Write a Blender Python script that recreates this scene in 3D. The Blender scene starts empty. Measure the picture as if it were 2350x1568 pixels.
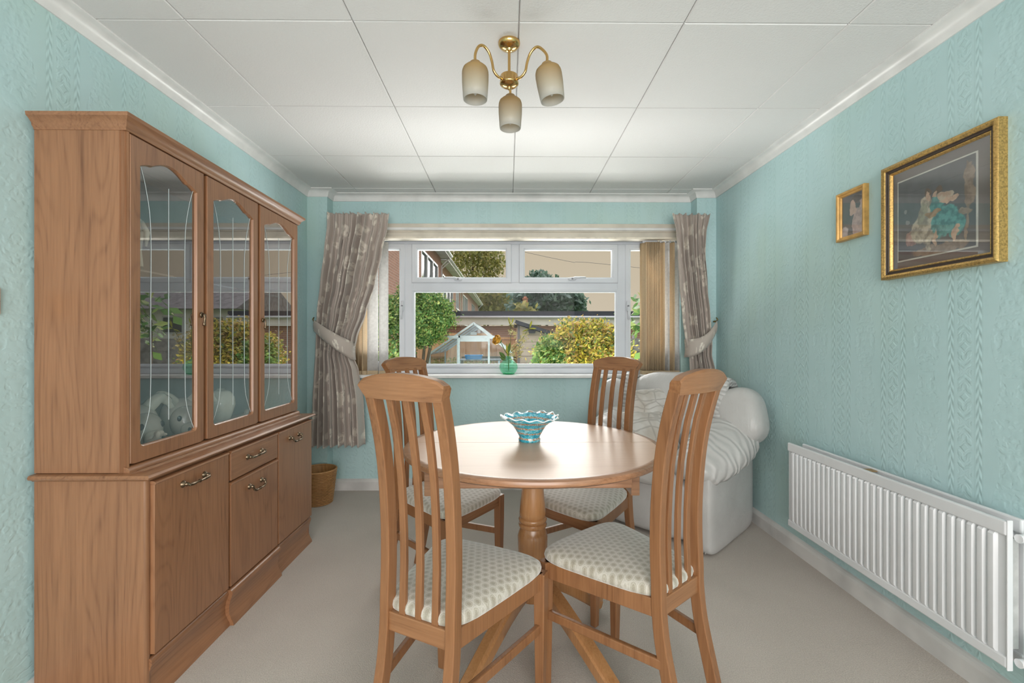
import bpy, bmesh, math, random
from mathutils import Vector, Matrix, noise
random.seed(7)
SC = bpy.context.scene
COL = SC.collection
PI = math.pi
# ------------------------------------------------------------------ camera, sky, lights, exposure
F = 1044.0; CX = 1175.0; HY = 782.5; CAMZ = 1.19; YAW = 0.0096
cam_d = bpy.data.cameras.new('camera'); cam = bpy.data.objects.new('camera', cam_d); COL.objects.link(cam)
cam.location = (0, 0, CAMZ); cam.rotation_euler = (PI / 2, 0, -YAW)
cam_d.sensor_width = 36; cam_d.lens = 36 * F / 2350; cam_d.shift_y = -0.0006; cam_d.clip_start = 0.02; cam_d.clip_end = 500
SC.camera = cam
SC.view_settings.view_transform = 'Standard'; SC.view_settings.look = 'None'
SC.view_settings.gamma = 1; SC.view_settings.use_curve_mapping = False
SC.view_settings.exposure = 0.13

W = bpy.data.worlds.new('world'); SC.world = W; W.use_nodes = True
wn = W.node_tree; wn.nodes.clear()
wo = wn.nodes.new('ShaderNodeOutputWorld'); wb = wn.nodes.new('ShaderNodeBackground')
tc = wn.nodes.new('ShaderNodeTexCoord'); sx = wn.nodes.new('ShaderNodeSeparateXYZ'); cr = wn.nodes.new('ShaderNodeValToRGB')
wn.links.new(tc.outputs['Generated'], sx.inputs[0]); wn.links.new(sx.outputs['Z'], cr.inputs[0])
cr.color_ramp.elements[0].position = 0.0; cr.color_ramp.elements[0].color = (.62, .53, .41, 1)
cr.color_ramp.elements[1].position = 1.0; cr.color_ramp.elements[1].color = (2.3, 2.35, 2.45, 1)
e = cr.color_ramp.elements.new(.22); e.color = (.585, .49, .36, 1)
wn.links.new(cr.outputs[0], wb.inputs[0]); wn.links.new(wb.outputs[0], wo.inputs[0]); wb.inputs[1].default_value = 0.95

def sun(name, el, az, energy, angle, color):
    d = bpy.data.lights.new(name, 'SUN'); d.energy = energy; d.angle = math.radians(angle); d.color = color
    o = bpy.data.objects.new(name, d); COL.objects.link(o)
    v = Vector((math.cos(math.radians(el)) * math.sin(math.radians(az)), math.cos(math.radians(el)) * math.cos(math.radians(az)), math.sin(math.radians(el))))
    o.rotation_euler = v.to_track_quat('Z', 'Y').to_euler(); o.location = v * 20
sun('daylight_sun', 24, -4, 4.6, 50, (1, .97, .93))
def area(name, loc, target, sxx, syy, energy, color):
    d = bpy.data.lights.new(name, 'AREA'); d.shape = 'RECTANGLE'; d.size = sxx; d.size_y = syy; d.energy = energy; d.color = color
    o = bpy.data.objects.new(name, d); COL.objects.link(o); o.location = loc
    o.rotation_euler = (Vector(target) - Vector(loc)).to_track_quat('-Z', 'Y').to_euler()
    return o
# added fill lamp, set in an invented patio opening behind the camera
area('rear_fill', (0.2, -2.04, 1.2), (0.0, 2.0, 1.35), 2.4, 2.0, 98, (1, .98, .96))
# added fill lamp outside below the sill, brightens the ceiling through the window
area('ceiling_fill', (0.1, 5.2, -.25), (0.1, 3.4, 1.9), 5.0, 1.6, 480, (1, .98, .95))

# ------------------------------------------------------------------ measuring helpers
def WX(px, Y):
    u = (px - CX) / F
    return Y * (u + YAW) / (1 - YAW * u)
def WZ(px, py, Y):
    X = WX(px, Y)
    return CAMZ - (py - HY) / F * (Y * math.cos(YAW) + X * math.sin(YAW))
def XL(px, X):  # depth Y of pixel column on a plane X=const
    u = (px - CX) / F
    return X * (1 - YAW * u) / (u + YAW)

# ------------------------------------------------------------------ materials
class NB:
    def __init__(s, name):
        s.m = bpy.data.materials.new(name); s.m.use_nodes = True; s.t = s.m.node_tree; s.t.nodes.clear()
        s.out = s.n('ShaderNodeOutputMaterial')
    def n(s, typ, **kw):
        nd = s.t.nodes.new(typ)
        for k, v in kw.items(): setattr(nd, k, v)
        return nd
    def val(s, sock, v):
        if v is None: return
        if hasattr(v, 'node'): s.t.links.new(v, sock)
        else:
            if isinstance(v, (tuple, list)) and len(v) == 3 and sock.type == 'RGBA': v = (*v, 1)
            sock.default_value = v
    def coord(s, scale=(1, 1, 1), loc=(0, 0, 0), rot=(0, 0, 0), kind='Object'):
        c = s.n('ShaderNodeTexCoord'); m = s.n('ShaderNodeMapping')
        s.t.links.new(c.outputs[kind], m.inputs[0]); m.inputs['Scale'].default_value = scale
        m.inputs['Location'].default_value = loc; m.inputs['Rotation'].default_value = rot
        return m.outputs[0]
    def noise(s, vec, scale=5, detail=3, rough=.5, dist=0):
        nd = s.n('ShaderNodeTexNoise'); s.val(nd.inputs['Vector'], vec); nd.inputs['Scale'].default_value = scale
        nd.inputs['Detail'].default_value = detail; nd.inputs['Roughness'].default_value = rough; nd.inputs['Distortion'].default_value = dist
        return nd.outputs[0]
    def vor(s, vec, scale=5, rnd=1, feature='F1', out='Distance'):
        nd = s.n('ShaderNodeTexVoronoi'); nd.feature = feature; s.val(nd.inputs['Vector'], vec); nd.inputs['Scale'].default_value = scale
        nd.inputs['Randomness'].default_value = rnd
        return nd.outputs[out]
    def math(s, op, a, b=0.0, c=0.0):
        nd = s.n('ShaderNodeMath', operation=op); s.val(nd.inputs[0], a); s.val(nd.inputs[1], b); s.val(nd.inputs[2], c)
        return nd.outputs[0]
    def sep(s, vec):
        nd = s.n('ShaderNodeSeparateXYZ'); s.val(nd.inputs[0], vec); return nd.outputs
    def comb(s, x, y, z):
        nd = s.n('ShaderNodeCombineXYZ'); s.val(nd.inputs[0], x); s.val(nd.inputs[1], y); s.val(nd.inputs[2], z); return nd.outputs[0]
    def ramp(s, f, stops, interp='LINEAR'):
        nd = s.n('ShaderNodeValToRGB'); s.val(nd.inputs[0], f); cr = nd.color_ramp; cr.interpolation = interp
        while len(cr.elements) < len(stops): cr.elements.new(.5)
        for el, (p, c) in zip(cr.elements, stops):
            el.position = p; el.color = (*c, 1) if len(c) == 3 else c
        return nd.outputs[0]
    def mix(s, f, a, b, blend='MIX'):
        nd = s.n('ShaderNodeMix', data_type='RGBA', blend_type=blend); s.val(nd.inputs[0], f); s.val(nd.inputs[6], a); s.val(nd.inputs[7], b)
        return nd.outputs[2]
    def bump(s, h, strength=.3, dist=.01, normal=None):
        nd = s.n('ShaderNodeBump'); s.val(nd.inputs['Height'], h); nd.inputs['Strength'].default_value = strength; nd.inputs['Distance'].default_value = dist
        if normal is not None: s.t.links.new(normal, nd.inputs['Normal'])
        return nd.outputs[0]
    def bsdf(s, color, rough=.5, metal=0, bump=None, spec=None, coat=None, coat_r=None, trans=None, sheen=None, sss=None, ior=None, alpha=None):
        b = s.n('ShaderNodeBsdfPrincipled'); s.val(b.inputs['Base Color'], color); s.val(b.inputs['Roughness'], rough); s.val(b.inputs['Metallic'], metal)
        if bump is not None: s.t.links.new(bump, b.inputs['Normal'])
        if spec is not None: b.inputs['Specular IOR Level'].default_value = spec
        if coat is not None: b.inputs['Coat Weight'].default_value = coat
        if coat_r is not None: b.inputs['Coat Roughness'].default_value = coat_r
        if trans is not None: s.val(b.inputs['Transmission Weight'], trans)
        if sheen is not None: b.inputs['Sheen Weight'].default_value = sheen
        if ior is not None: b.inputs['IOR'].default_value = ior
        s.t.links.new(b.outputs[0], s.out.inputs[0]); return b
MATS = {}
def simple(name, color, rough=.5, metal=0, nscale=20, namt=.06, bump=0, bscale=200, **kw):
    if name in MATS: return MATS[name]
    q = NB(name); v = q.coord(); nz = q.noise(v, nscale, 3)
    c2 = tuple(max(0, c * (1 - namt * 3)) for c in color); c1 = tuple(min(1, c * (1 + namt)) for c in color)
    col = q.ramp(nz, [(.3, c2), (.6, c1)])
    bp = q.bump(q.noise(v, bscale, 2), bump, .002) if bump else None
    q.bsdf(col, rough, metal, bp, **kw); MATS[name] = q.m; return q.m

def wood(name, dark, light, axis='z', rough=.38, ring=26, coat=.25, fine=1.0, amp=4.2):
    q = NB(name)
    st = {'x': (.035, 1, 1), 'y': (1, .035, 1), 'z': (1, 1, .035)}[axis]
    v = q.coord(st)
    wv = q.coord({'x': (.13, 1, 1), 'y': (1, .13, 1), 'z': (1, 1, .13)}[axis])
    low = q.noise(wv, 6.5, 1, .4)
    mid = q.noise(v, 9, 2, .5)
    rings = q.math('SINE', q.math('MULTIPLY', q.math('ADD', low, q.math('MULTIPLY', mid, .16)), ring * amp))
    r2 = q.math('POWER', q.math('MULTIPLY_ADD', rings, .5, .5), 4.0)
    fin = q.noise(v, 150 * fine, 3, .6)
    f = q.math('ADD', q.math('MULTIPLY', r2, -.15), q.math('ADD', q.math('MULTIPLY', fin, .75), q.math('MULTIPLY', mid, .4)))
    col = q.ramp(f, [(.18, dark), (.42, tuple((a * .4 + b * .6) for a, b in zip(dark, light))), (.72, light)])
    q.bsdf(col, rough, 0, q.bump(fin, .12, .001), coat=coat, coat_r=.25); return q.m

M = {}
CAB_D, CAB_L = (.15, .058, .024), (.34, .158, .075)
M['cab_z'] = wood('cabinet_wood_upright', CAB_D, CAB_L, 'z', coat=.4)
M['cab_y'] = wood('cabinet_wood_lengthwise', CAB_D, CAB_L, 'y', coat=.4)
M['cab_dark'] = wood('cabinet_wood_edge', (.13, .05, .02), (.31, .15, .075), 'z', ring=12)
M['cab_top'] = wood('cabinet_worktop_wood', (.22, .10, .048), (.48, .27, .15), 'y', rough=.22, coat=.6)
M['chair_w'] = wood('chair_wood', (.13, .048, .016), (.30, .135, .056), 'z', rough=.4, ring=9, coat=.15)
M['chair_x'] = wood('chair_crest_wood', (.13, .048, .016), (.33, .155, .068), 'x', rough=.4, ring=20, coat=.2)
M['table_t'] = wood('table_top_wood', (.46, .27, .17), (.57, .36, .24), 'x', rough=.42, ring=4, coat=.25, amp=1.5)
M['table_e'] = wood('table_edge_wood', (.15, .06, .025), (.42, .21, .11), 'x', rough=.3, ring=16, coat=.5)
M['table_p'] = wood('table_pedestal_wood', (.26, .11, .035), (.45, .22, .09), 'z', rough=.25, ring=5, coat=.6)
M['fence'] = wood('fence_timber', (.42, .2, .09), (.75, .45, .26), 'z', rough=.8, ring=10, coat=0)
M['bark'] = simple('tree_bark', (.10, .07, .05), .9)
M['white_pvc'] = simple('white_window_plastic', (.64, .66, .71), .22, nscale=3, namt=.02)
M['white_paint'] = simple('white_gloss_paint', (.78, .77, .76), .3, nscale=6, namt=.04)
M['cream_paint'] = simple('cream_painted_batten', (.66, .60, .51), .5, nscale=5, namt=.06)
M['skirting'] = simple('skirting_paint', (.72, .70, .68), .4, nscale=4, namt=.08)
M['radiator'] = simple('radiator_enamel', (.78, .78, .80), .22, nscale=3, namt=.02)
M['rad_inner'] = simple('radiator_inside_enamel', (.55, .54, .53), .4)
M['chrome'] = simple('chrome', (.75, .75, .77), .15, 1)
M['steel'] = simple('dark_screw_steel', (.12, .12, .13), .3, 1)
M['brass'] = simple('polished_brass', (.66, .43, .17), .18, 1, namt=.02)
M['bronze'] = simple('antique_brass', (.20, .15, .10), .3, 1, nscale=60, namt=.15)
M['gold'] = simple('gilt_frame', (.60, .38, .13), .36, .7, nscale=160, namt=.13, bump=.3, bscale=150)
M['gold2'] = simple('gold_wood_frame', (.66, .38, .12), .35, .3, nscale=30, namt=.08)
M['frame_dark'] = simple('dark_frame_lip', (.06, .04, .03), .5)
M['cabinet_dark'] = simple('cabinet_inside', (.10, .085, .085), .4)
M['bulb'] = simple('opal_bulb', (.80, .78, .74), .35)
M['ivory'] = simple('cream_ceramic', (.78, .74, .60), .12, nscale=6, namt=.05, coat=.6, coat_r=.08)
M['ivory_g'] = simple('grey_ceramic', (.64, .58, .48), .2, nscale=8, namt=.08, coat=.5, coat_r=.1)
M['black'] = simple('dark_glaze', (.03, .03, .035), .25)
M['dogs'] = simple('cream_stone_figure', (.70, .60, .48), .5, nscale=40, namt=.12)
M['switch'] = simple('cream_switch_plastic', (.66, .55, .46), .3)
M['hoof'] = simple('green_glazed_hoof', (.04, .07, .06), .3)
M['felt'] = simple('black_roof_felt', (.055, .06, .08), .8)
M['fascia'] = simple('white_fascia', (.82, .81, .82), .5, nscale=2, namt=.05)
M['slate'] = simple('grey_roof_tile', (.23, .21, .22), .8, nscale=4, namt=.15)
M['shed'] = simple('beige_shed_board', (.64, .52, .45), .8, nscale=5, namt=.06)
M['alu'] = simple('greenhouse_aluminium', (.46, .48, .50), .35, .6)
M['blue'] = simple('blue_plastic', (.05, .33, .72), .4)
M['brick_soft'] = simple('chimney_brick', (.52, .25, .17), .9, nscale=8, namt=.15)
M['stone'] = simple('grey_concrete', (.36, .34, .34), .9, nscale=14, namt=.16, bump=.4, bscale=30)
M['gp'] = simple('dark_window_glass', (.10, .12, .14), .1)
M['grass'] = simple('grass_green', (.10, .19, .05), .9, nscale=3, namt=.2)
M['stem'] = simple('green_stem', (.09, .17, .03), .6)
M['petal'] = simple('mustard_petal', (.72, .36, .03), .6, nscale=40, namt=.2)
M['dried'] = simple('dried_flower', (.55, .48, .24), .7, nscale=50, namt=.2)
M['hook'] = simple('aged_brass_hook', (.28, .19, .06), .4, .8)
M['wicker'] = wood('wicker_cane', (.20, .085, .025), (.52, .27, .10), 'z', rough=.5, ring=20, coat=.1)

# wallpaper: embossed bands, one material per wall direction
def wallpaper(name, ax):
    q = NB(name); c = q.n('ShaderNodeTexCoord'); o = q.sep(c.outputs['Object'])
    s = o[ax]; z = o[2]
    per = .30
    t = q.math('FRACT', q.math('DIVIDE', q.math('ADD', s, 10.03), per))          # 0..1 across one repeat
    # wide motif band: mirrored scrolls
    cx_ = q.math('ABSOLUTE', q.math('SUBTRACT', t, .27))                          # distance to the axis of the band
    xx = q.math('MULTIPLY', cx_, per)
    zz = q.math('PINGPONG', z, .14)
    v = q.comb(xx, zz, q.math('MULTIPLY', q.math('FLOOR', q.math('DIVIDE', z, .14)), .17))
    ds = q.n('ShaderNodeTexWave', wave_type='RINGS'); ds.inputs['Scale'].default_value = 17; ds.inputs['Distortion'].default_value = 5.5
    ds.inputs['Detail'].default_value = 1.5; ds.inputs['Detail Scale'].default_value = 2.2; q.t.links.new(v, ds.inputs['Vector'])
    vr = q.vor(v, 42)
    motif = q.math('MULTIPLY', q.math('ADD', q.math('SMOOTH_MIN', ds.outputs['Fac'], .62, .2), q.math('MULTIPLY', vr, -.7)), 1.0)
    lobe = q.math('MULTIPLY_ADD', q.math('SINE', q.math('MULTIPLY', z, 2 * PI / .28)), .045, .165)
    wide = q.math('SMOOTHSTEP' if False else 'LESS_THAN', cx_, lobe)
    motif = q.math('MULTIPLY', motif, wide)
    # medium leaf column
    c2 = q.math('ABSOLUTE', q.math('SUBTRACT', t, .775)); x2 = q.math('MULTIPLY', c2, per)
    w2 = q.n('ShaderNodeTexWave', wave_type='BANDS', bands_direction='Y'); w2.inputs['Scale'].default_value = 9; w2.inputs['Distortion'].default_value = 7; w2.inputs['Detail Scale'].default_value = 3.5
    q.t.links.new(q.comb(x2, q.math('SUBTRACT', q.math('PINGPONG', z, .09), q.math('MULTIPLY', x2, .6)), 0), w2.inputs['Vector'])
    m2 = q.math('MULTIPLY', w2.outputs['Fac'], q.math('LESS_THAN', c2, .085))
    # narrow vine borders either side
    c3 = q.math('ABSOLUTE', q.math('SUBTRACT', c2, .165))
    w3 = q.n('ShaderNodeTexWave', wave_type='BANDS', bands_direction='DIAGONAL'); w3.inputs['Scale'].default_value = 15; w3.inputs['Distortion'].default_value = 2
    q.t.links.new(q.comb(q.math('MULTIPLY', c3, per * 2), z, 0), w3.inputs['Vector'])
    m3 = q.math('MULTIPLY', w3.outputs['Fac'], q.math('LESS_THAN', c3, .035))
    l1 = q.math('LESS_THAN', q.math('ABSOLUTE', q.math('SUBTRACT', c3, .045)), .005)
    h = q.math('ADD', q.math('ADD', motif, m2), q.math('ADD', m3, l1))
    n = q.noise(q.coord((1, 1, 1)), 2.1, 3, .55); n2 = q.noise(q.coord(), 1.1, 2)
    n3 = q.noise(q.coord((1, 1, .25)), 9, 3)
    col = q.ramp(n, [(.32, (.47, .655, .665)), (.68, (.53, .715, .735))])
    col = q.mix(q.math('MULTIPLY', q.ramp(n2, [(.50, (0, 0, 0)), (.68, (1, 1, 1))]), q.math('MULTIPLY', n3, .55)), col, (.46, .60, .45))
    q.bsdf(q.mix(q.math('MULTIPLY', h, .17), col, (.37, .56, .55)), .5, 0, q.bump(h, .42, .003), spec=.35)
    return q.m
M['paper_y'] = wallpaper('embossed_wallpaper_side', 1)
M['paper_x'] = wallpaper('embossed_wallpaper_back', 0)
# ceiling texture paper
q = NB('textured_ceiling_panel'); v = q.coord()
q.bsdf(q.ramp(q.noise(v, 1.3, 2), [(.3, (.76, .745, .74)), (.7, (.80, .79, .785))]), .75, 0, q.bump(q.noise(v, 120, 4, .65), .55, .004)); M['ceil'] = q.m
# carpet
q = NB('beige_carpet'); v = q.coord(); f = q.noise(v, 260, 3, .7); g = q.noise(v, 2.2, 3)
c = q.ramp(f, [(.3, (.34, .29, .245)), (.7, (.70, .62, .55))]); c = q.mix(.35, c, q.ramp(g, [(.3, (.46, .40, .35)), (.7, (.64, .57, .51))]))
q.bsdf(c, .95, 0, q.bump(q.noise(v, 190, 3, .7), .9, .006), spec=.1, sheen=.3); M['carpet'] = q.m
# leather
q = NB('pale_grey_leather'); v = q.coord(); w = q.noise(q.coord((3, 1, 1)), 16, 3, .5, 1.5)
q.bsdf(q.ramp(q.noise(v, 4, 3), [(.3, (.44, .43, .42)), (.7, (.54, .53, .52))]), .36, 0, q.bump(w, .22, .01, q.bump(q.vor(v, 180), .1, .001)), spec=.5); M['leather'] = q.m
q = NB('gathered_pale_leather'); w = q.n('ShaderNodeTexWave', wave_type='BANDS', bands_direction='Z'); w.inputs['Scale'].default_value = 11; w.inputs['Distortion'].default_value = 5
w.inputs['Detail'].default_value = 2; q.t.links.new(q.coord(), w.inputs['Vector'])
q.bsdf(q.ramp(w.outputs['Fac'], [(0, (.38, .37, .36)), (.4, (.52, .51, .50))]), .36, 0, q.bump(w.outputs['Fac'], .5, .01)); M['ruche'] = q.m
q = NB('creased_pale_leather'); w = q.n('ShaderNodeTexWave', wave_type='BANDS', bands_direction='Y'); w.inputs['Scale'].default_value = 7; w.inputs['Distortion'].default_value = 9; w.inputs['Detail Scale'].default_value = .8
w.inputs['Detail'].default_value = 2; q.t.links.new(q.coord(), w.inputs['Vector'])
q.bsdf(q.ramp(q.noise(q.coord(), 4, 3), [(.3, (.46, .45, .44)), (.7, (.57, .56, .545))]), .36, 0, q.bump(w.outputs['Fac'], .38, .012)); M['crease'] = q.m
# seat fabric: rings on a hexagonal lattice
q = NB('honeycomb_seat_fabric'); S = 1 / .026
va = q.coord((S, S / 1.732, 0)); vb = q.coord((S, S / 1.732, 0), (.5, .5, 0))
def cell(vec):
    o = q.sep(vec); x = q.math('SUBTRACT', q.math('FRACT', o[0]), .5); y = q.math('MULTIPLY', q.math('SUBTRACT', q.math('FRACT', o[1]), .5), 1.732)
    return q.math('SQRT', q.math('ADD', q.math('MULTIPLY', x, x), q.math('MULTIPLY', y, y)))
d = q.math('MINIMUM', cell(va), cell(vb))
col = q.ramp(d, [(0, (.29, .25, .19)), (.22, (.33, .29, .22)), (.28, (.50, .46, .39)), (.34, (.36, .32, .25)), (.44, (.60, .56, .50)), (.58, (.46, .42, .36))])
col = q.mix(.22, col, q.ramp(q.noise(q.coord(), 420, 2), [(.3, (.25, .22, .17)), (.7, (.75, .70, .62))]))
q.bsdf(col, .8, 0, q.bump(d, .3, .003, q.bump(q.noise(q.coord(), 500, 2), .2, .001)), sheen=.7, spec=.2); M['seat'] = q.m
# curtain: pale flowers on taupe
def curtain_mat(name):
    q = NB(name); v = q.coord((1, 1, 1), kind='UV'); wob = q.noise(v, 14, 2); o = q.sep(v)
    v2 = q.comb(q.math('ADD', o[0], q.math('MULTIPLY', wob, .05)), q.math('ADD', o[1], q.math('MULTIPLY', wob, -.04)), 0)
    d = q.vor(v2, 7); fl = q.ramp(d, [(.0, (.0, 0, 0)), (.04, (1, 1, 1)), (.12, (.1, .1, .1)), (.15, (1, 1, 1)), (.30, (1, 1, 1)), (.36, (0, 0, 0))])
    lf = q.ramp(q.vor(q.coord((1, .35, 1), rot=(0, 0, .6), kind='UV'), 30), [(.24, (1, 1, 1)), (.32, (0, 0, 0))])
    band = q.ramp(q.noise(v, 5, 1), [(.46, (0, 0, 0)), (.54, (1, 1, 1))])
    f = q.math('MAXIMUM', q.math('MULTIPLY', fl, q.ramp(q.noise(v, 30, 2), [(.40, (0, 0, 0)), (.46, (1, 1, 1))])), q.math('MULTIPLY', lf, band))
    col = q.mix(q.math('MULTIPLY', f, .85), (.46, .395, .35), (.76, .70, .61))
    q.bsdf(col, .5, 0, q.bump(q.noise(q.coord(), 300, 2), .1, .001), sheen=.3, spec=.4); return q.m
M['curtain'] = curtain_mat('floral_curtain_cloth')
def cloth(name, col, tr, sc=150):
    q = NB(name); n = q.noise(q.coord(), sc, 2); b = q.n('ShaderNodeBsdfPrincipled'); t = q.n('ShaderNodeBsdfTranslucent'); mx = q.n('ShaderNodeMixShader')
    cc = q.ramp(n, [(.3, tuple(x * .86 for x in col)), (.7, col)]); q.t.links.new(cc, b.inputs['Base Color']); q.t.links.new(cc, t.inputs['Color'])
    b.inputs['Roughness'].default_value = .8; mx.inputs[0].default_value = tr
    q.t.links.new(b.outputs[0], mx.inputs[1]); q.t.links.new(t.outputs[0], mx.inputs[2]); q.t.links.new(mx.outputs[0], q.out.inputs[0]); return q.m
M['blind'] = cloth('beige_blind_fabric', (.74, .58, .38), .35)
M['blind_w'] = cloth('white_blind_fabric', (.82, .81, .80), .4, 60)
# glazing: thin clear sheet = transparent plus mirror-like reflection
def thin_glass(name, tint=(1, 1, 1), f0=.5, rough=0.0, gloss=(1, 1, 1)):
    q = NB(name); t = q.n('ShaderNodeBsdfTransparent'); t.inputs[0].default_value = (*tint, 1); g = q.n('ShaderNodeBsdfGlossy'); g.inputs['Roughness'].default_value = rough
    g.inputs[0].default_value = (*gloss, 1)
    ge = q.n('ShaderNodeNewGeometry'); dp = q.n('ShaderNodeVectorMath', operation='DOT_PRODUCT'); mx = q.n('ShaderNodeMixShader')
    q.t.links.new(ge.outputs['Normal'], dp.inputs[0]); q.t.links.new(ge.outputs['Incoming'], dp.inputs[1])
    fr = q.math('MULTIPLY_ADD', q.math('POWER', q.math('SUBTRACT', 1.0, q.math('ABSOLUTE', dp.outputs['Value'])), 4.0), .92, .05)
    fr = q.math('MULTIPLY', fr, q.math('SUBTRACT', 1.0, ge.outputs['Backfacing']))     # one reflection per sheet
    q.t.links.new(q.math('MINIMUM', q.math('MULTIPLY', fr, f0), .95), mx.inputs[0])
    q.t.links.new(t.outputs[0], mx.inputs[1]); q.t.links.new(g.outputs[0], mx.inputs[2]); q.t.links.new(mx.outputs[0], q.out.inputs[0]); return q.m
M['pane'] = thin_glass('clear_window_glass', (.97, .98, .98), .1)
M['cab_glass'] = thin_glass('cabinet_glass', (.90, .91, .92), 3.2)
M['pic_glass'] = thin_glass('picture_glass', (.97, .97, .97), 2.2)
M['gh_glass'] = thin_glass('greenhouse_glass', (.86, .89, .91), .7, .05)
q = NB('etched_line'); q.bsdf((.58, .66, .67), .3); M['etch'] = q.m
q = NB('frosted_amber_shade'); v = q.coord(); o = q.sep(v)
c = q.ramp(q.math('MULTIPLY_ADD', o[2], 7.0, 1.0), [(.05, (.74, .72, .68)), (.4, (.68, .60, .46)), (.8, (.58, .40, .18))])
b = q.n('ShaderNodeBsdfPrincipled'); t = q.n('ShaderNodeBsdfTranslucent'); mx = q.n('ShaderNodeMixShader'); q.t.links.new(c, b.inputs[0]); q.t.links.new(c, t.inputs[0])
b.inputs['Roughness'].default_value = .4; mx.inputs[0].default_value = .5; q.t.links.new(b.outputs[0], mx.inputs[1]); q.t.links.new(t.outputs[0], mx.inputs[2]); q.t.links.new(mx.outputs[0], q.out.inputs[0]); M['shade'] = q.m
q = NB('green_swirled_glass'); t = q.n('ShaderNodeBsdfTransparent'); t.inputs[0].default_value = (.82, .98, .91, 1); b = q.n('ShaderNodeBsdfPrincipled'); b.inputs['Base Color'].default_value = (.50, .88, .70, 1); b.inputs['Roughness'].default_value = .06
lw = q.n('ShaderNodeLayerWeight'); lw.inputs[0].default_value = .35; mx = q.n('ShaderNodeMixShader'); q.t.links.new(q.math('MULTIPLY_ADD', lw.outputs['Facing'], .30, .03), mx.inputs[0]); q.t.links.new(t.outputs[0], mx.inputs[1]); q.t.links.new(b.outputs[0], mx.inputs[2]); q.t.links.new(mx.outputs[0], q.out.inputs[0]); M['vase'] = q.m
q = NB('deep_green_glass'); b = q.bsdf((.02, .55, .22), .05, trans=.5, ior=1.4); M['vase_b'] = q.m
q = NB('striped_art_glass'); v = q.coord(); o = q.sep(v)
n = q.noise(v, 60, 3); zz = q.math('ADD', o[2], q.math('MULTIPLY', q.math('ADD', n, q.math('MULTIPLY', o[0], 1.2)), .010))
st = q.math('FRACT', q.math('DIVIDE', zz, .0235)); cyan = q.ramp(q.noise(v, 70, 3), [(.3, (.015, .22, .36)), (.5, (.05, .50, .66)), (.7, (.45, .78, .85))])
br = q.ramp(q.vor(v, 220), [(.1, (.16, .05, .02)), (.45, (.55, .22, .05)), (.7, (.45, .60, .62))])
q.bsdf(q.mix(q.ramp(st, [(.0, (0, 0, 0)), (.62, (0, 0, 0)), (.68, (1, 1, 1)), (.93, (1, 1, 1)), (.99, (0, 0, 0))]), cyan, br), .12, coat=.8, coat_r=.05, bump=q.bump(q.noise(v, 60, 2), .4, .003)); M['bowl'] = q.m
q = NB('clear_glass_rim'); q.bsdf((.80, .90, .93), .08, coat=.5); M['rim'] = q.m
def brickmat(name, ax, c1, c2, mort, sc=1.0):
    q = NB(name); c = q.n('ShaderNodeTexCoord'); o = q.sep(c.outputs['Object'])
    b = q.n('ShaderNodeTexBrick'); q.t.links.new(q.comb(o[ax], o[2], 0), b.inputs['Vector']); b.inputs['Scale'].default_value = 1
    b.inputs['Brick Width'].default_value = .225 * sc; b.inputs['Row Height'].default_value = .075 * sc; b.inputs['Mortar Size'].default_value = .008 * sc
    for i, cc in enumerate((c1, c2, mort)): b.inputs[i + 1].default_value = (*cc, 1)
    q.bsdf(q.mix(.35, b.outputs[0], q.ramp(q.noise(c.outputs['Object'], 3, 4), [(.3, c2), (.7, c1)])), .9, 0, q.bump(b.outputs['Fac'], -.4, .01)); return q.m
M['brick_x'] = brickmat('red_brick_wall', 0, (.42, .23, .19), (.28, .15, .13), (.50, .43, .38))
M['brick_y'] = brickmat('red_brick_side_wall', 1, (.50, .26, .20), (.36, .19, .15), (.55, .46, .40))
def leafmat(name, cols, tr=.35):
    q = NB(name); g = q.n('ShaderNodeNewGeometry'); c = q.ramp(g.outputs['Random Per Island'], [(i / max(1, len(cols) - 1), k) for i, k in enumerate(cols)])
    b = q.n('ShaderNodeBsdfPrincipled'); t = q.n('ShaderNodeBsdfTranslucent'); mx = q.n('ShaderNodeMixShader'); q.t.links.new(c, b.inputs[0]); q.t.links.new(c, t.inputs[0])
    b.inputs['Roughness'].default_value = .5; mx.inputs[0].default_value = tr; q.t.links.new(b.outputs[0], mx.inputs[1]); q.t.links.new(t.outputs[0], mx.inputs[2]); q.t.links.new(mx.outputs[0], q.out.inputs[0]); return q.m
M['leaf_green'] = leafmat('green_leaves', [(.05, .12, .03), (.10, .22, .05), (.22, .33, .08), (.42, .42, .13)])
M['leaf_yellow'] = leafmat('yellow_green_leaves', [(.07, .13, .04), (.22, .30, .05), (.62, .52, .07), (.75, .58, .09), (.30, .20, .08), (.80, .50, .14)])
M['leaf_dark'] = leafmat('blue_green_leaves', [(.05, .11, .07), (.10, .18, .12), (.16, .24, .20), (.25, .33, .30)])
M['leaf_olive'] = leafmat('olive_leaves', [(.12, .14, .04), (.24, .25, .06), (.36, .34, .10), (.45, .38, .14)])

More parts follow.
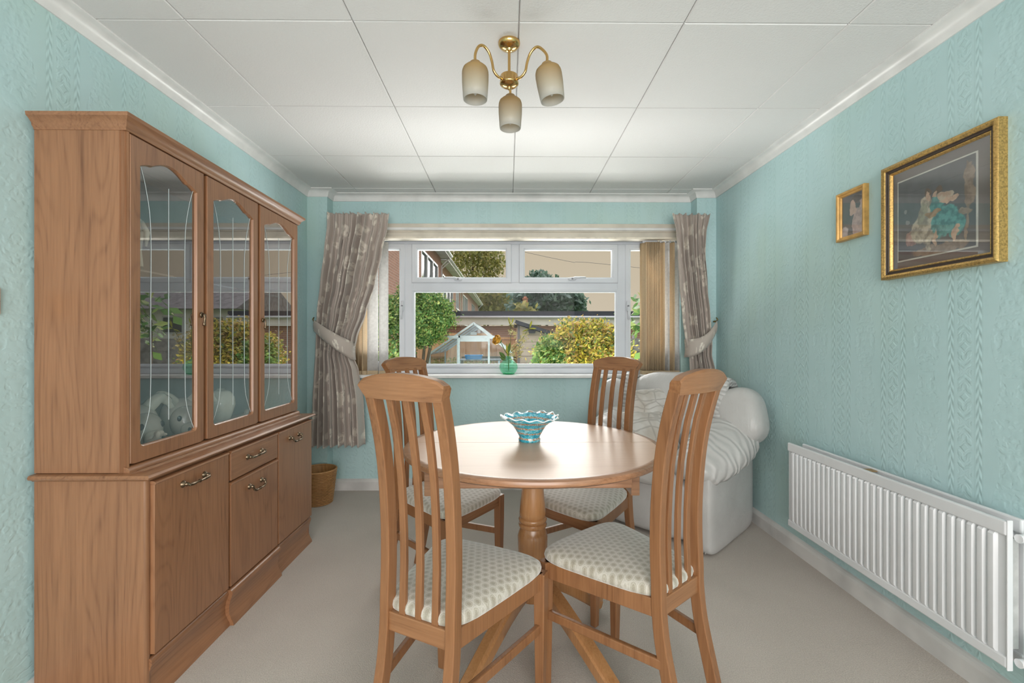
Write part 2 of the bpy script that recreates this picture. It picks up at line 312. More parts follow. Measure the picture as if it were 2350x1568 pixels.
# ------------------------------------------------------------------ mesh helpers
class MB:
    def __init__(s): s.v = []; s.f = []; s.uv = None
    def add(s, vs, fs):
        n = len(s.v); s.v += [tuple(v) for v in vs]; s.f += [tuple(n + i for i in f) for f in fs]; return s
    def box(s, x0, x1, y0, y1, z0, z1, mat=None):
        x0, x1 = sorted((x0, x1)); y0, y1 = sorted((y0, y1)); z0, z1 = sorted((z0, z1))
        vs = [(x0, y0, z0), (x1, y0, z0), (x1, y1, z0), (x0, y1, z0), (x0, y0, z1), (x1, y0, z1), (x1, y1, z1), (x0, y1, z1)]
        if mat: vs = [mat @ Vector(v) for v in vs]
        return s.add(vs, [(0, 3, 2, 1), (4, 5, 6, 7), (0, 1, 5, 4), (1, 2, 6, 5), (2, 3, 7, 6), (3, 0, 4, 7)])
    def loft(s, rings, closed=True, cap=True):
        n = len(rings[0]); vs = [p for r in rings for p in r]; fs = []
        m = n if closed else n - 1
        for i in range(len(rings) - 1):
            for j in range(m):
                k = (j + 1) % n
                fs.append((i * n + j, i * n + k, (i + 1) * n + k, (i + 1) * n + j))
        if cap and closed: fs.append(tuple(reversed(range(n)))); fs.append(tuple((len(rings) - 1) * n + j for j in range(n)))
        return s.add(vs, fs)
    def prism(s, poly, axis, a, b):  # poly in the plane across axis, extruded a..b
        def P(p, t):
            return {'x': (t, p[0], p[1]), 'y': (p[0], t, p[1]), 'z': (p[0], p[1], t)}[axis]
        return s.loft([[P(p, a) for p in poly], [P(p, b) for p in poly]])
    def tube(s, path, r, n=10, cap=True):
        path = [Vector(p) for p in path]; rings = []; up = None
        for i, p in enumerate(path):
            t = (path[min(i + 1, len(path) - 1)] - path[max(i - 1, 0)]).normalized()
            if up is None:
                up = Vector((0, 0, 1)) if abs(t.z) < .9 else Vector((1, 0, 0))
            a = t.cross(up).normalized(); b = a.cross(t).normalized(); up = b
            rr = r[i] if isinstance(r, (list, tuple)) else r
            rings.append([p + a * rr * math.cos(2 * PI * k / n) + b * rr * math.sin(2 * PI * k / n) for k in range(n)])
        return s.loft(rings, cap=cap)
    def bar(s, path, w, d, lat=(1, 0, 0)):   # rectangular bar along a path; w along lat, d across
        path = [Vector(p) for p in path]; lat = Vector(lat).normalized(); rings = []
        for i, p in enumerate(path):
            t = (path[min(i + 1, len(path) - 1)] - path[max(i - 1, 0)]).normalized(); b = t.cross(lat).normalized()
            ww = w[i] if isinstance(w, (list, tuple)) else w; dd = d[i] if isinstance(d, (list, tuple)) else d
            rings.append([p + lat * ww / 2 * a + b * dd / 2 * c for a, c in ((-1, -1), (1, -1), (1, 1), (-1, 1))])
        return s.loft(rings)
    def lathe(s, prof, c=(0, 0, 0), n=32, cap=True, rib=0, rim=0):
        rings = []
        for r, z in prof:
            rings.append([(c[0] + r * (1 + rib * math.cos(8 * 2 * PI * k / n)) * math.cos(2 * PI * k / n), c[1] + r * (1 + rib * math.cos(8 * 2 * PI * k / n)) * math.sin(2 * PI * k / n), c[2] + z) for k in range(n)])
        return s.loft(rings, cap=cap)
    def sell(s, c, r, e1=1.0, e2=1.0, nu=28, nv=18, rot=None, fn=None):  # superellipsoid
        def sp(x, e): return math.copysign(abs(x) ** e, x)
        rings = []
        for i in range(nv + 1):
            ph = -PI / 2 + PI * i / nv; ph = max(-PI / 2 + .02, min(PI / 2 - .02, ph)); rg = []
            for j in range(nu):
                th = 2 * PI * j / nu
                p = Vector((r[0] * sp(math.cos(ph), e1) * sp(math.cos(th), e2), r[1] * sp(math.cos(ph), e1) * sp(math.sin(th), e2), r[2] * sp(math.sin(ph), e1)))
                if fn: p = fn(p)
                if rot: p = rot @ p
                rg.append(p + Vector(c))
            rings.append(rg)
        return s.loft(rings)
    def grid(s, fn, nu, nv, thick=None):
        vs = []; s.uv = []
        for i in range(nu + 1):
            for j in range(nv + 1):
                p, uv = fn(i / nu, j / nv); vs.append(p); s.uv.append(uv)
        fs = [(i * (nv + 1) + j, (i + 1) * (nv + 1) + j, (i + 1) * (nv + 1) + j + 1, i * (nv + 1) + j + 1) for i in range(nu) for j in range(nv)]
        return s.add(vs, fs)
    def build(s, name, mat, parent=None, smooth=False, bevel=0, solid=0, sub=0, loc=None):
        me = bpy.data.meshes.new(name)
        org = Vector((0, 0, 0))
        if parent is not None and parent.get('_w', 0): org = Vector(parent['_o'])
        if loc is not None: org = Vector(loc)
        me.from_pydata([tuple(Vector(v) - org) for v in s.v], [], s.f); me.validate(); me.update()
        if s.uv:
            uvl = me.uv_layers.new(name='UVMap')
            for l in me.loops: uvl.data[l.index].uv = s.uv[l.vertex_index]
        bm = bmesh.new(); bm.from_mesh(me); bmesh.ops.recalc_face_normals(bm, faces=bm.faces); bm.to_mesh(me); bm.free()
        me.materials.append(mat)
        if smooth:
            me.polygons.foreach_set('use_smooth', [True] * len(me.polygons))
            if smooth != 2:
                try: me.set_sharp_from_angle(angle=math.radians(38))
                except Exception: pass
        o = bpy.data.objects.new(name, me); COL.objects.link(o)
        if parent is not None: o.parent = parent
        if loc is not None: o.location = org
        if bevel:
            b = o.modifiers.new('bevel', 'BEVEL'); b.width = bevel; b.segments = 2; b.limit_method = 'ANGLE'; b.angle_limit = math.radians(40)
        if solid:
            b = o.modifiers.new('solid', 'SOLIDIFY'); b.thickness = solid
        if sub:
            b = o.modifiers.new('sub', 'SUBSURF'); b.levels = sub; b.render_levels = sub
        return o
def tag(o, label=None, cat=None, group=None, kind=None):
    if label: o['label'] = label
    if cat: o['category'] = cat
    if group: o['group'] = group
    if kind: o['kind'] = kind
    return o
def thing(name, loc, label=None, cat=None, group=None, kind=None, rz=0, local=False):
    """Empty at a thing's base; with local=False its parts are given in world coordinates."""
    o = bpy.data.objects.new(name, None); COL.objects.link(o); o.location = loc; o.rotation_euler.z = rz; o.empty_display_size = .1
    if not local: o['_w'] = 1; o['_o'] = list(loc)
    return tag(o, label, cat, group, kind)
def sub_of(parent):   # let a mesh object act as parent in the same coordinates as its own parent
    return parent
def part(mb, name, mat, parent, **kw):
    """part of a part: same coordinates as parent (parents are never moved against their root)"""
    root = parent
    while root.parent is not None: root = root.parent
    o = mb.build(name, mat, None, **kw)
    if root.get('_w', 0):
        org = Vector(root['_o'])
        for v in o.data.vertices: v.co -= org
    o.parent = parent
    return o
def copy_tree(o, parent=None):
    c = o.copy(); COL.objects.link(c); c.parent = parent
    for ch in list(o.children): copy_tree(ch, c)
    return c
def smoothpath(pts, n=6):
    pts = [Vector(p) for p in pts]; out = []
    P = [pts[0]] + pts + [pts[-1]]
    for i in range(1, len(P) - 2):
        for k in range(n):
            t = k / n; a, b, c, d = P[i - 1], P[i], P[i + 1], P[i + 2]
            out.append(.5 * ((2 * b) + (-a + c) * t + (2 * a - 5 * b + 4 * c - d) * t * t + (-a + 3 * b - 3 * c + d) * t ** 3))
    out.append(pts[-1]); return out

# ------------------------------------------------------------------ room shell
XLW, XRW, YP, YB, CEIL, YR = -1.55, 1.625, 3.53, 3.645, 2.36, -2.1
YF = 3.745                       # inner face of the window frame
PLX, PRX = -1.395, 1.475         # inner edges of the corner piers
OX0, OX1 = WX(812, YB), WX(1562, YB); OZ0, OZ1 = .905, WZ(1165, 548, YF)
tag(MB().box(-2.2, 2.2, YR - .3, YB + .25, -.1, 0).build('floor', M['carpet']), kind='structure')
tag(MB().box(XLW - .15, XLW, YR, YP + .3, 0, CEIL + .2).build('wall_left', M['paper_y']), kind='structure')
tag(MB().box(XRW, XRW + .15, YR, YP + .3, 0, CEIL + .2).build('wall_right', M['paper_y']), kind='structure')
m = MB()
m.box(XLW, PLX, YP, YB + .25, 0, CEIL + .2); m.box(PRX, XRW, YP, YB + .25, 0, CEIL + .2)
m.box(PLX, OX0, YB, YB + .25, 0, CEIL + .2); m.box(OX1, PRX, YB, YB + .25, 0, CEIL + .2)
m.box(OX0, OX1, YB, YB + .25, 0, OZ0); m.box(OX0, OX1, YB, YB + .25, OZ1, CEIL + .2)
tag(m.build('wall_back', M['paper_x']), kind='structure')
m = MB()
m.box(XLW - .15, -1.05, YR - .15, YR, 0, CEIL + .2); m.box(1.45, XRW + .15, YR - .15, YR, 0, CEIL + .2); m.box(-1.05, 1.45, YR - .15, YR, 2.2, CEIL + .2)
tag(m.build('wall_front', M['paper_x']), kind='structure')
m = MB(); m.box(-1.05, -.98, YR - .1, YR - .03, 0, 2.2); m.box(1.38, 1.45, YR - .1, YR - .03, 0, 2.2); m.box(.165, .235, YR - .1, YR - .03, 0, 2.13); m.box(-1.05, 1.45, YR - .1, YR - .03, 2.13, 2.2); m.box(-1.05, 1.45, YR - .1, YR - .03, 0, .06)
tag(m.build('added_patio_door', M['white_pvc']), kind='structure')  # unseen frame, invented with its opening to house the rear fill lamp
ceil = tag(MB().box(-2.0, 2.0, YR - .2, YB + .3, CEIL + .012, CEIL + .25).build('ceiling', M['ceil']), kind='structure')
TX = [.0416 + .609 * k for k in range(-3, 4)]; TY = [1.669 + .609 * k for k in range(-7, 5)]
for i in range(len(TX) - 1):
    for j in range(len(TY) - 1):
        x0, x1, y0, y1 = max(TX[i], XLW), min(TX[i + 1], XRW), max(TY[j], YR), min(TY[j + 1], YB)
        if x1 - x0 < .02 or y1 - y0 < .02: continue
        dz = random.uniform(-.0008, .0008); b = .0035
        g = [(x0 + .0015, y0 + .0015), (x1 - .0015, y0 + .0015), (x1 - .0015, y1 - .0015), (x0 + .0015, y1 - .0015)]
        h = [(x0 + b + .001, y0 + b + .001), (x1 - b - .001, y0 + b + .001), (x1 - b - .001, y1 - b - .001), (x0 + b + .001, y1 - b - .001)]
        o = MB().loft([[(p[0], p[1], CEIL + .013) for p in g], [(p[0], p[1], CEIL + .004 + dz) for p in g], [(p[0], p[1], CEIL + dz) for p in h]]).build('ceiling_panel', M['ceil'])
        o.parent = ceil
# coving
def cove_poly(): # (out from wall, down from ceiling)
    pts = [(0, 0), (.054, 0), (.054, -.006), (.049, -.009)]
    for k in range(1, 6):
        a = PI / 2 * k / 6; pts.append((.049 - .038 * math.sin(a), -.047 + .038 * math.cos(a)))
    return pts + [(.009, -.05), (.006, -.057), (0, -.057)]
cp = cove_poly()
tag(MB().prism([(XLW + a, CEIL + b) for a, b in cp], 'y', YR, YP).build('trim_1', M['white_paint'], smooth=True), 'white coving along the left wall', kind='structure')
tag(MB().prism([(XRW - a, CEIL + b) for a, b in cp], 'y', YR, YP).build('trim_2', M['white_paint'], smooth=True), 'white coving along the right wall', kind='structure')
m = MB(); ring = lambda X, Y, dx, dy: [(X + dx * a, Y + dy * a, CEIL + b) for a, b in cp]
m.loft([ring(XLW, YP, 1, -1), ring(PLX, YP, 1, -1), ring(PLX, YB, 1, -1), ring(PRX, YB, -1, -1), ring(PRX, YP, -1, -1), ring(XRW, YP, -1, -1)])
tag(m.build('trim_3', M['white_paint'], smooth=True), kind='structure')
# skirting
sk = [(0, 0), (.018, 0), (.018, .066), (.014, .078), (.007, .086), (0, .09)]
tag(MB().prism([(XLW + a, b) for a, b in sk], 'y', YR, YP).build('baseboard_left', M['skirting']), kind='structure')
tag(MB().prism([(XRW - a, b) for a, b in sk], 'y', YR, YP).build('baseboard_right', M['skirting']), kind='structure')
m = MB(); ring = lambda X, Y, dx, dy: [(X + dx * a, Y + dy * a, b) for a, b in sk]
m.loft([ring(XLW, YP, 1, -1), ring(PLX, YP, 1, -1), ring(PLX, YB, 1, -1), ring(PRX, YB, -1, -1), ring(PRX, YP, -1, -1), ring(XRW, YP, -1, -1)])
tag(m.build('baseboard_back', M['skirting']), kind='structure')

# ------------------------------------------------------------------ window
win = thing('window_1', (.13, YF, .93), kind='structure')
X = lambda px: WX(px, YF); Z = lambda py: WZ(1165, py, YF)
def rect_frame(px0, px1, py0, py1, w, y0, y1):
    m = MB(); x0, x1, z1, z0 = X(px0), X(px1), Z(py0), Z(py1)
    o = [(x0, z0), (x1, z0), (x1, z1), (x0, z1)]; i = [(x0 + w, z0 + w), (x1 - w, z0 + w), (x1 - w, z1 - w), (x0 + w, z1 - w)]; k = .012
    ii = [(x0 + w + k, z0 + w + k), (x1 - w - k, z0 + w + k), (x1 - w - k, z1 - w - k), (x0 + w + k, z1 - w - k)]
    R = lambda p, y: [(a, y, b) for a, b in p]
    rr = [R(o, y1), R(o, y0 + .006), R([(a + (.006 if j in (0, 3) else -.006), b + (.006 if j < 2 else -.006)) for j, (a, b) in enumerate(o)], y0), R(i, y0), R(ii, y0 + .012), R(ii, y1)]
    m.loft(rr + [rr[0]], cap=False); return m
rect_frame(812, 1562, 548, 858, .042, YF, YF + .07).build('outer_frame', M['white_pvc'], win)
for a, b in ((920, 948), (1416, 1441)):
    MB().box(X(a), X(b), YF - .002, YF + .06, Z(846), Z(560)).build('mullion', M['white_pvc'], win, bevel=.008)
MB().box(X(946), X(1418), YF - .001, YF + .06, Z(667), Z(648)).build('transom', M['white_pvc'], win, bevel=.008)
MB().box(X(1172), X(1193), YF - .001, YF + .06, Z(650), Z(560)).build('mullion', M['white_pvc'], win, bevel=.008)
def handle(cx, cz, par, vertical, sgn=1):
    m = MB(); m.sell((cx, YF - .022, cz), (.034 if not vertical else .014, .016, .014 if not vertical else .045), .8, .8, 14, 8)
    if vertical: m.tube([(cx, YF - .03, cz), (cx + .004 * sgn, YF - .042, cz - .02), (cx + .006 * sgn, YF - .042, cz - .075), (cx + .006 * sgn, YF - .04, cz - .11)], [.010, .010, .008, .007], 8)
    else: m.tube([(cx, YF - .03, cz), (cx + .025 * sgn, YF - .042, cz + .008), (cx + .08 * sgn, YF - .042, cz + .01), (cx + .11 * sgn, YF - .04, cz + .01)], [.010, .010, .008, .007], 8)
    h = part(m, 'handle', M['white_pvc'], par, smooth=2)
    part(MB().tube([(cx, YF - .036, cz), (cx, YF - .043, cz)], .0075, 10), 'lock_button', M['steel'], par, smooth=True)
def pane(px0, px1, py0, py1, par, y=YF + .03):
    part(MB().box(X(px0), X(px1), y, y + .004, Z(py1), Z(py0)), 'pane', M['pane'], par)
for (a, b, t, d, ga, gb, gt, gd, hx, hy, vert, sg) in (
        (945, 1174, 560, 650, 958, 1162, 573, 638, 1052, 642, False, -1), (1191, 1418, 560, 650, 1203, 1404, 573, 638, 1312, 641, False, 1),
        (826, 930, 560, 843, 838, 918, 574, 831, 925, 703, True, -1), (1434, 1549, 560, 843, 1445, 1537, 574, 831, 1439, 703, True, 1)):
    s_ = rect_frame(a, b, t, d, .036, YF - .012, YF + .05).build('sash', M['white_pvc'], win)
    pane(ga, gb, gt, gd, s_); handle(X(hx), Z(hy), s_, vert, sg)
b_ = rect_frame(944, 1420, 664, 842, .012, YF - .003, YF + .05).build('glazing_bead', M['white_pvc'], win)
pane(950, 1414, 669, 836, b_)
sill = tag(MB().box(OX0 - .03, OX1 + .03, YB - .06, YF + .01, .895, .921).build('trim_4', M['white_paint'], bevel=.006), kind='structure')
tag(MB().box(OX0, OX1, YF + .05, YB + .25, OZ0 - .01, .93).build('trim_5', M['white_pvc']), kind='structure')

# curtain batten and blind rail
bt = thing('curtain_track', (.13, 3.6, 2.02), 'cream painted batten with curtain track across the top of the window', 'curtain track')
yb = 3.6
MB().box(WX(790, yb), WX(1600, yb), 3.605, YB, WZ(1165, 532, yb), WZ(1165, 513, yb)).build('batten', M['cream_paint'], bt, bevel=.002)
MB().box(WX(790, yb), WX(1600, yb), 3.59, 3.606, WZ(1165, 529, yb), WZ(1165, 523, yb)).build('track_lip', M['white_paint'], bt, bevel=.002)
br = thing('blind_rail', (.13, 3.64, 1.98), 'long cream vertical blind headrail fixed under the curtain batten', 'blind rail')
MB().box(WX(800, 3.63), WX(1575, 3.63), 3.615, 3.70, WZ(1165, 549, 3.63), WZ(1165, 532.5, 3.63)).build('headrail', M['cream_paint'], br, bevel=.003)
MB().box(WX(800, 3.63), WX(1575, 3.63), 3.60, 3.614, WZ(1165, 549, 3.62), WZ(1165, 545, 3.62)).build('valance_strip', simple('pale_strip', (.80, .72, .60), .4), br)
MB().box(WX(800, 3.63), WX(1575, 3.63), 3.725, 3.745, Z(556), Z(546)).build('rear_strip', M['white_pvc'], br)
# vertical blinds: slats
def slat_set(name, label, specs, mats, ztop, zbot):
    t = thing(name, (specs[0][0], 3.67, zbot), label, 'blind', 'vertical blinds at the window')
    for k, (x, ang, w) in enumerate(specs):
        mt = mats[k]; ca, sa = math.cos(ang), math.sin(ang); m = MB(); rings = []
        for zz in (zbot, ztop):
            rings.append([(x + (i / 4 - .5) * w * ca - (.006 * math.sin(PI * i / 4)) * sa, 3.675 + (i / 4 - .5) * w * sa + (.006 * math.sin(PI * i / 4)) * ca, zz) for i in range(5)])
        m.loft(rings, closed=False); o = m.build('slat', mt, t, smooth=2, solid=.0012)
        part(MB().box(x - .006, x + .006, 3.67, 3.68, ztop - .002, ztop + .02), 'hanger', M['white_pvc'], o)
        part(MB().box(x - .5 * w * ca, x + .5 * w * ca + .002, 3.675 - max(.004, .5 * w * abs(sa)), 3.675 + max(.004, .5 * w * abs(sa)), zbot - .012, zbot + .018), 'bottom_weight', M['blind'], o)
zt, zb = WZ(1165, 556, 3.67), WZ(1165, 856, 3.67)
sp = [(WX(1477 + 3.4 * k, 3.67), -1.12 + .05 * math.sin(k * 2.1), .080) for k in range(10)] + [(WX(1516, 3.67), -.7, .075), (WX(1527, 3.67), -.9, .08), (WX(1538, 3.67), -.6, .075), (WX(1550, 3.67), -.8, .075)]
slat_set('vertical_blind', 'beige vertical blind bunched beside the right hand curtain', sp, [M['blind']] * 10 + [M['blind'], M['blind_w'], M['blind'], M['blind_w']], zt, zb)
sp = [(WX(880, 3.67), .15, .075), (WX(855, 3.67), .25, .085), (WX(838, 3.67), 1.2, .085), (WX(828, 3.67), 1.25, .085), (WX(820, 3.67), 1.3, .085)]
slat_set('vertical_blind', 'pale vertical blind slats half behind the left hand curtain', sp, [M['blind_w'], M['blind_w'], M['blind'], M['blind'], M['blind']], zt, zb)

# curtains
def curtain(name, label, edges, side, Yc, seed):
    """edges: rows (py, px left, px right)"""
    py0, py1 = edges[0][0], edges[-1][0]; rnd = random.Random(seed); NP = 8 if side < 0 else 6
    ph = [rnd.uniform(-.5, .5) for _ in range(20)]
    def E(py):
        for (a, l0, r0), (b, l1, r1) in zip(edges, edges[1:]):
            if py <= b: t = (py - a) / (b - a); t2 = t * t * (3 - 2 * t) * .5 + t * .5; return l0 + (l1 - l0) * t2, r0 + (r1 - r0) * t2
        return edges[-1][1:]
    wtop = (edges[0][2] - edges[0][1]) * Yc / F
    def fn(u, v):
        py = py0 + (py1 - py0) * v; l, r = E(py); w = (r - l)
        head = max(0, 1 - v / .045); pin = math.exp(-((v - .16) / .08) ** 2)
        uu = u + .012 * math.sin(u * 23 + v * 4 + seed)
        px = l + w * uu; y = Yc; a = uu * NP * 2 * PI + ph[2] * 2 * math.sin(v * 3) + .8 * math.sin(v * 2.2 + u * 3)
        amp = .038 * (.55 + .45 * min(1, v * 4)) * (.55 + .5 * abs(w) / 110) * (1 + .35 * math.sin(u * 9 + seed + v * 2))
        dy = amp * (math.sin(a) + .45 * math.sin(2.3 * a + ph[3] * 6) + .2 * math.sin(5.1 * a + 1)) + pin * .008 * math.sin(a * 3.1)
        x = WX(px, Yc) + .010 * math.cos(a) * (1 - abs(2 * u - 1)) ** .2
        z = WZ(1165, py, Yc) + (.004 * math.sin(a * 2) if v > .97 or v < .03 else 0)
        return (x, y - dy, z), (u * wtop * 2.3, z)
    t = thing(name, (WX((edges[0][1] + edges[0][2]) / 2, Yc), Yc, WZ(1165, py1, Yc)), label, 'curtain', 'floral curtains')
    MB().grid(fn, 150, 110).build('drape', M['curtain'], t, smooth=2, solid=.002)
    return t, fn
tL, fL = curtain('curtain', 'left floral taupe curtain tied back beside the display cabinet',
    [(490, 752, 892), (520, 752, 888), (580, 746, 874), (650, 737, 858), (720, 729, 836), (775, 727, 816), (815, 726, 806), (850, 724, 818), (920, 720, 829), (1024, 717, 834)], -1, 3.47, 3)
tR, fR = curtain('curtain', 'right floral taupe curtain tied back behind the leather armchair',
    [(490, 1541, 1628), (530, 1550, 1620), (580, 1555, 1618), (650, 1560, 1625), (730, 1568, 1633), (780, 1574, 1636), (815, 1582, 1634), (850, 1583, 1642), (920, 1580, 1645), (1024, 1578, 1648)], 1, 3.46, 9)
def tieback(t, A, B, wa, wb, Yc, bow):
    # band from the hook (A) round the waist to B, pixels given on the plane Yc
    def fn(u, v):
        px = A[0] + (B[0] - A[0]) * u; py = A[1] + (B[1] - A[1]) * (u ** (1.15)) + bow * math.sin(PI * u)
        w = wa + (wb - wa) * u
        z = WZ(1165, py + (v - .5) * w, Yc); y = Yc - .075 * math.sin(PI * min(1, u * .93 + .07)) ** .55 - .012 * math.cos((v - .5) * PI)
        return (WX(px, Yc), y + (.05 if u > .985 else 0), z), (u * .55 + .3, v * .14 + .2)
    MB().grid(fn, 30, 6).build('tieback', M['curtain'], t, smooth=2, solid=.004)
tieback(tL, (724, 748), (812, 806), 26, 42, 3.47, 3)
tieback(tR, (1641, 748), (1576, 800), 24, 42, 3.46, 14)
for px, Yc, lab in ((724, YP - .02, 'small brass tieback hook beside the left hand curtain'), (1640, YP - .02, 'small brass tieback hook beside the right hand curtain')):
    t = thing('tieback_hook', (WX(px, Yc), Yc, WZ(1165, 738, Yc)), lab, 'hook', 'curtain tieback hooks')
    x, z = WX(px, Yc), WZ(1165, 738, Yc)
    MB().tube([(x, YP - .002, z), (x, YP - .05, z), (x, YP - .07, z + .015), (x, YP - .05, z + .028)], .005, 8).build('hook', M['hook'], t, smooth=2)
    MB().lathe([(.003, 0), (.014, .004), (.014, .012), (.003, .014)], (x, YP - .03, z - .007), 12).build('rosette', M['hook'], t, smooth=2)

# ------------------------------------------------------------------ display cabinet
Y0, Y1, XB = 1.49, 2.71, -1.535
XU, XLo = -1.258, -1.178          # front of the carcass, upper and lower
cab = thing('display_cabinet', (-1.35, 2.1, 0), 'tall brown wood display cabinet with three arched glass doors over cupboards', 'cabinet')
def around(prof, xf, y0, y1):     # profile (out, z) swept round the near end, the front and the far end
    rings = [[(XB, y0 - o, z) for o, z in prof], [(xf + o, y0 - o, z) for o, z in prof], [(xf + o, y1 + o, z) for o, z in prof], [(XB, y1 + o, z) for o, z in prof]]
    return MB().loft(rings)
MB().box(XB, XLo - .006, Y0, Y0 + .016, 0.02, .735).build('side_panel', M['cab_z'], cab)
MB().box(XB, XLo, Y1 - .016, Y1, 0, .735).build('side_panel', M['cab_z'], cab)
m = MB(); m.box(XB, XLo - .01, Y0 + .016, Y1 - .016, .10, .118); m.box(XB, XB + .006, Y0 + .016, Y1 - .016, .1, .735)
for y in (1.9, 2.313): m.box(XB, XLo, y - .007, y + .007, .118, .735)
m.box(XLo - .02, XLo, Y0 + .016, Y1 - .016, .715, .735)
m.box(XLo - .02, XLo, 1.92, 2.31, .585, .60)
m.build('carcass', M['cab_y'], cab)
MB().loft([[(XLo - .006 + .018 * math.sin(a) * .5, Y0 + .012 - .012 * math.cos(a), z) for a in [PI * k / 8 for k in range(9)]] for z in (.02, .735)]).build('corner_post', M['cab_dark'], cab, smooth=True)
around([(-.03, .735), (.006, .735), (.010, .739), (.020, .743), (.023, .749), (.019, .756), (.012, .758), (-.03, .758)], XLo + .006, Y0, Y1).build('worktop_edge', M['cab_y'], cab, smooth=True)
MB().box(XB, XLo - .02, Y0 + .02, Y1 - .02, .737, .7575).build('worktop', M['cab_top'], cab)
plp = [(-.02, .148), (.003, .148), (.010, .143), (.013, .134), (.010, .122), (.002, .10), (-.002, .075), (-.001, .05), (.006, .03), (.016, .012), (.018, 0), (-.02, 0)]
for a, b, off in ((Y0 + .012, 1.912, .0), (1.912, 2.318, .016), (2.318, Y1, .0)):
    MB().prism([(XLo + o + off, z) for o, z in plp], 'y', a, b).build('plinth', M['cab_y'], cab, smooth=True)
def drop_handle(par, x, y, z, w, droop, rod=False):
    m = MB()
    for s in (-1, 1):
        c = (x, y + s * w / 2, z)
        m.tube([(x, c[1], z), (x + .004, c[1], z), (x + .010, c[1], z), (x + .014, c[1], z), (x + .02, c[1], z)], [.013, .012, .006, .008, .006], 10)
    zz = z - droop
    path = [(x + .017, y - w / 2, z), (x + .022, y - w / 2 + .004, z - droop * .7), (x + .022, y - w * .30, zz), (x + .022, y - w * .08, zz), (x + .022, y, zz), (x + .022, y + w * .08, zz), (x + .022, y + w * .30, zz), (x + .022, y + w / 2 - .004, z - droop * .7), (x + .017, y + w / 2, z)]
    r = [.004, .005, .006, .0035, .007, .0035, .006, .005, .004]
    m.tube(path, r, 8); part(m, 'handle', M['bronze'], par, smooth=True)
def flat_door(name, y0, y1, z0, z1, mt, strip=True):
    o = MB().box(XLo + .001, XLo + .017, y0, y1, z0, z1 - (.012 if strip else 0)).build(name, mt, cab, bevel=.0015)
    if strip: part(MB().prism([(XLo + .001, z1 - .013), (XLo + .016, z1 - .013), (XLo + .021, z1 - .009), (XLo + .019, z1 - .003), (XLo + .012, z1), (XLo + .001, z1)], 'y', y0, y1), 'top_moulding', M['cab_y'], o, smooth=True)
    return o
d = flat_door('door', 1.508, 1.905, .158, .728, M['cab_z']); drop_handle(d, XLo + .017, XL(452, -1.15), .678, .115, .006)
d = flat_door('drawer', 1.920, 2.308, .603, .728, M['cab_y']); drop_handle(d, XLo + .017, XL(590, -1.15), .672, .115, .004)
d = flat_door('door', 1.920, 2.308, .158, .594, M['cab_z']); drop_handle(d, XLo + .017, XL(592, -1.15), .535, .1, .022)
d = flat_door('door', 2.320, 2.706, .158, .728, M['cab_z']); drop_handle(d, XLo + .017, XL(680, -1.15), .672, .1, .022)
# upper, glazed
U0, U1 = .760, 1.875
MB().box(XB, XU - .004, Y0, Y0 + .016, U0, U1).build('side_panel', M['cab_z'], cab)
MB().box(XB, XU, Y1 - .016, Y1, U0, U1).build('side_panel', M['cab_z'], cab)
MB().loft([[(XU - .004 + .022 * k / 8, Y0 + .013 - .013 * math.cos(PI / 2 * k / 8) + .004 * math.sin(PI * k / 2), z) for k in range(9)] + [(XU - .004, Y0 + .016, z)] for z in (U0, U1)]).build('corner_post', M['cab_dark'], cab, smooth=True)
m = MB(); m.box(XB, XU, Y0 + .016, Y1 - .016, U0, U0 + .018); m.box(XB, XU, Y0 + .016, Y1 - .016, U1 - .02, U1); m.box(XU - .02, XU, Y0 + .016, Y1 - .016, U0, U0 + .02)
for y in (1.878, 2.28): m.box(XU - .03, XU, y - .009, y + .009, U0, U1)
MB().prism([(XU - .01, U0 - .002), (XU + .026, U0 - .002), (XU + .026, U0 + .006), (XU + .020, U0 + .014), (XU + .006, U0 + .019), (XU - .01, U0 + .019)], 'y', Y0 + .004, Y1).build('base_moulding', M['cab_y'], cab, smooth=True)
m.build('carcass', M['cab_y'], cab)
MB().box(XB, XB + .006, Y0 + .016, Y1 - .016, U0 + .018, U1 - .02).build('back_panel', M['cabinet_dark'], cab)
MB().box(XB + .01, XU - .03, Y0 + .017, Y1 - .017, 1.435, 1.441).build('glass_shelf', M['cab_glass'], cab)
around([(-.02, U1), (.002, U1), (.004, U1 + .006), (.009, U1 + .012), (.010, U1 + .020), (.019, U1 + .030), (.027, U1 + .036), (.029, U1 + .047), (-.02, U1 + .047)], XU + .018, Y0, Y1).build('cornice', M['cab_y'], cab, smooth=True)
MB().box(XB, XU, Y0 + .01, Y1 - .01, U1 + .02, U1 + .045).build('top_board', M['cab_y'], cab)
def arch(y0, y1, z0, zs, h, n=48):
    """closed contour, counterclockwise seen from +X (y right to left)"""
    pts = []; r = .018
    def arc(cy, cz, a0, a1): 
        for k in range(6): a = a0 + (a1 - a0) * k / 5; pts.append((cy + r * math.cos(a), cz + r * math.sin(a)))
    arc(y0 + r, z0 + r, PI, 1.5 * PI); arc(y1 - r, z0 + r, 1.5 * PI, 2 * PI)
    for k in range(6): pts.append((y1, z0 + r + (zs - z0 - r) * (k + 1) / 6))
    for k in range(1, n):
        t = 1 - 2 * k / n; a = abs(t)
        f = .42 + .58 * math.cos(a / .6 * PI / 2) if a < .6 else .36 * math.cos((a - .62) / .38 * PI / 2) if a > .62 else .38
        pts.append(((y0 + y1) / 2 + t * (y1 - y0) / 2, zs + h * f))
    for k in range(6): pts.append((y0, zs - (zs - z0 - r) * k / 6))
    return pts
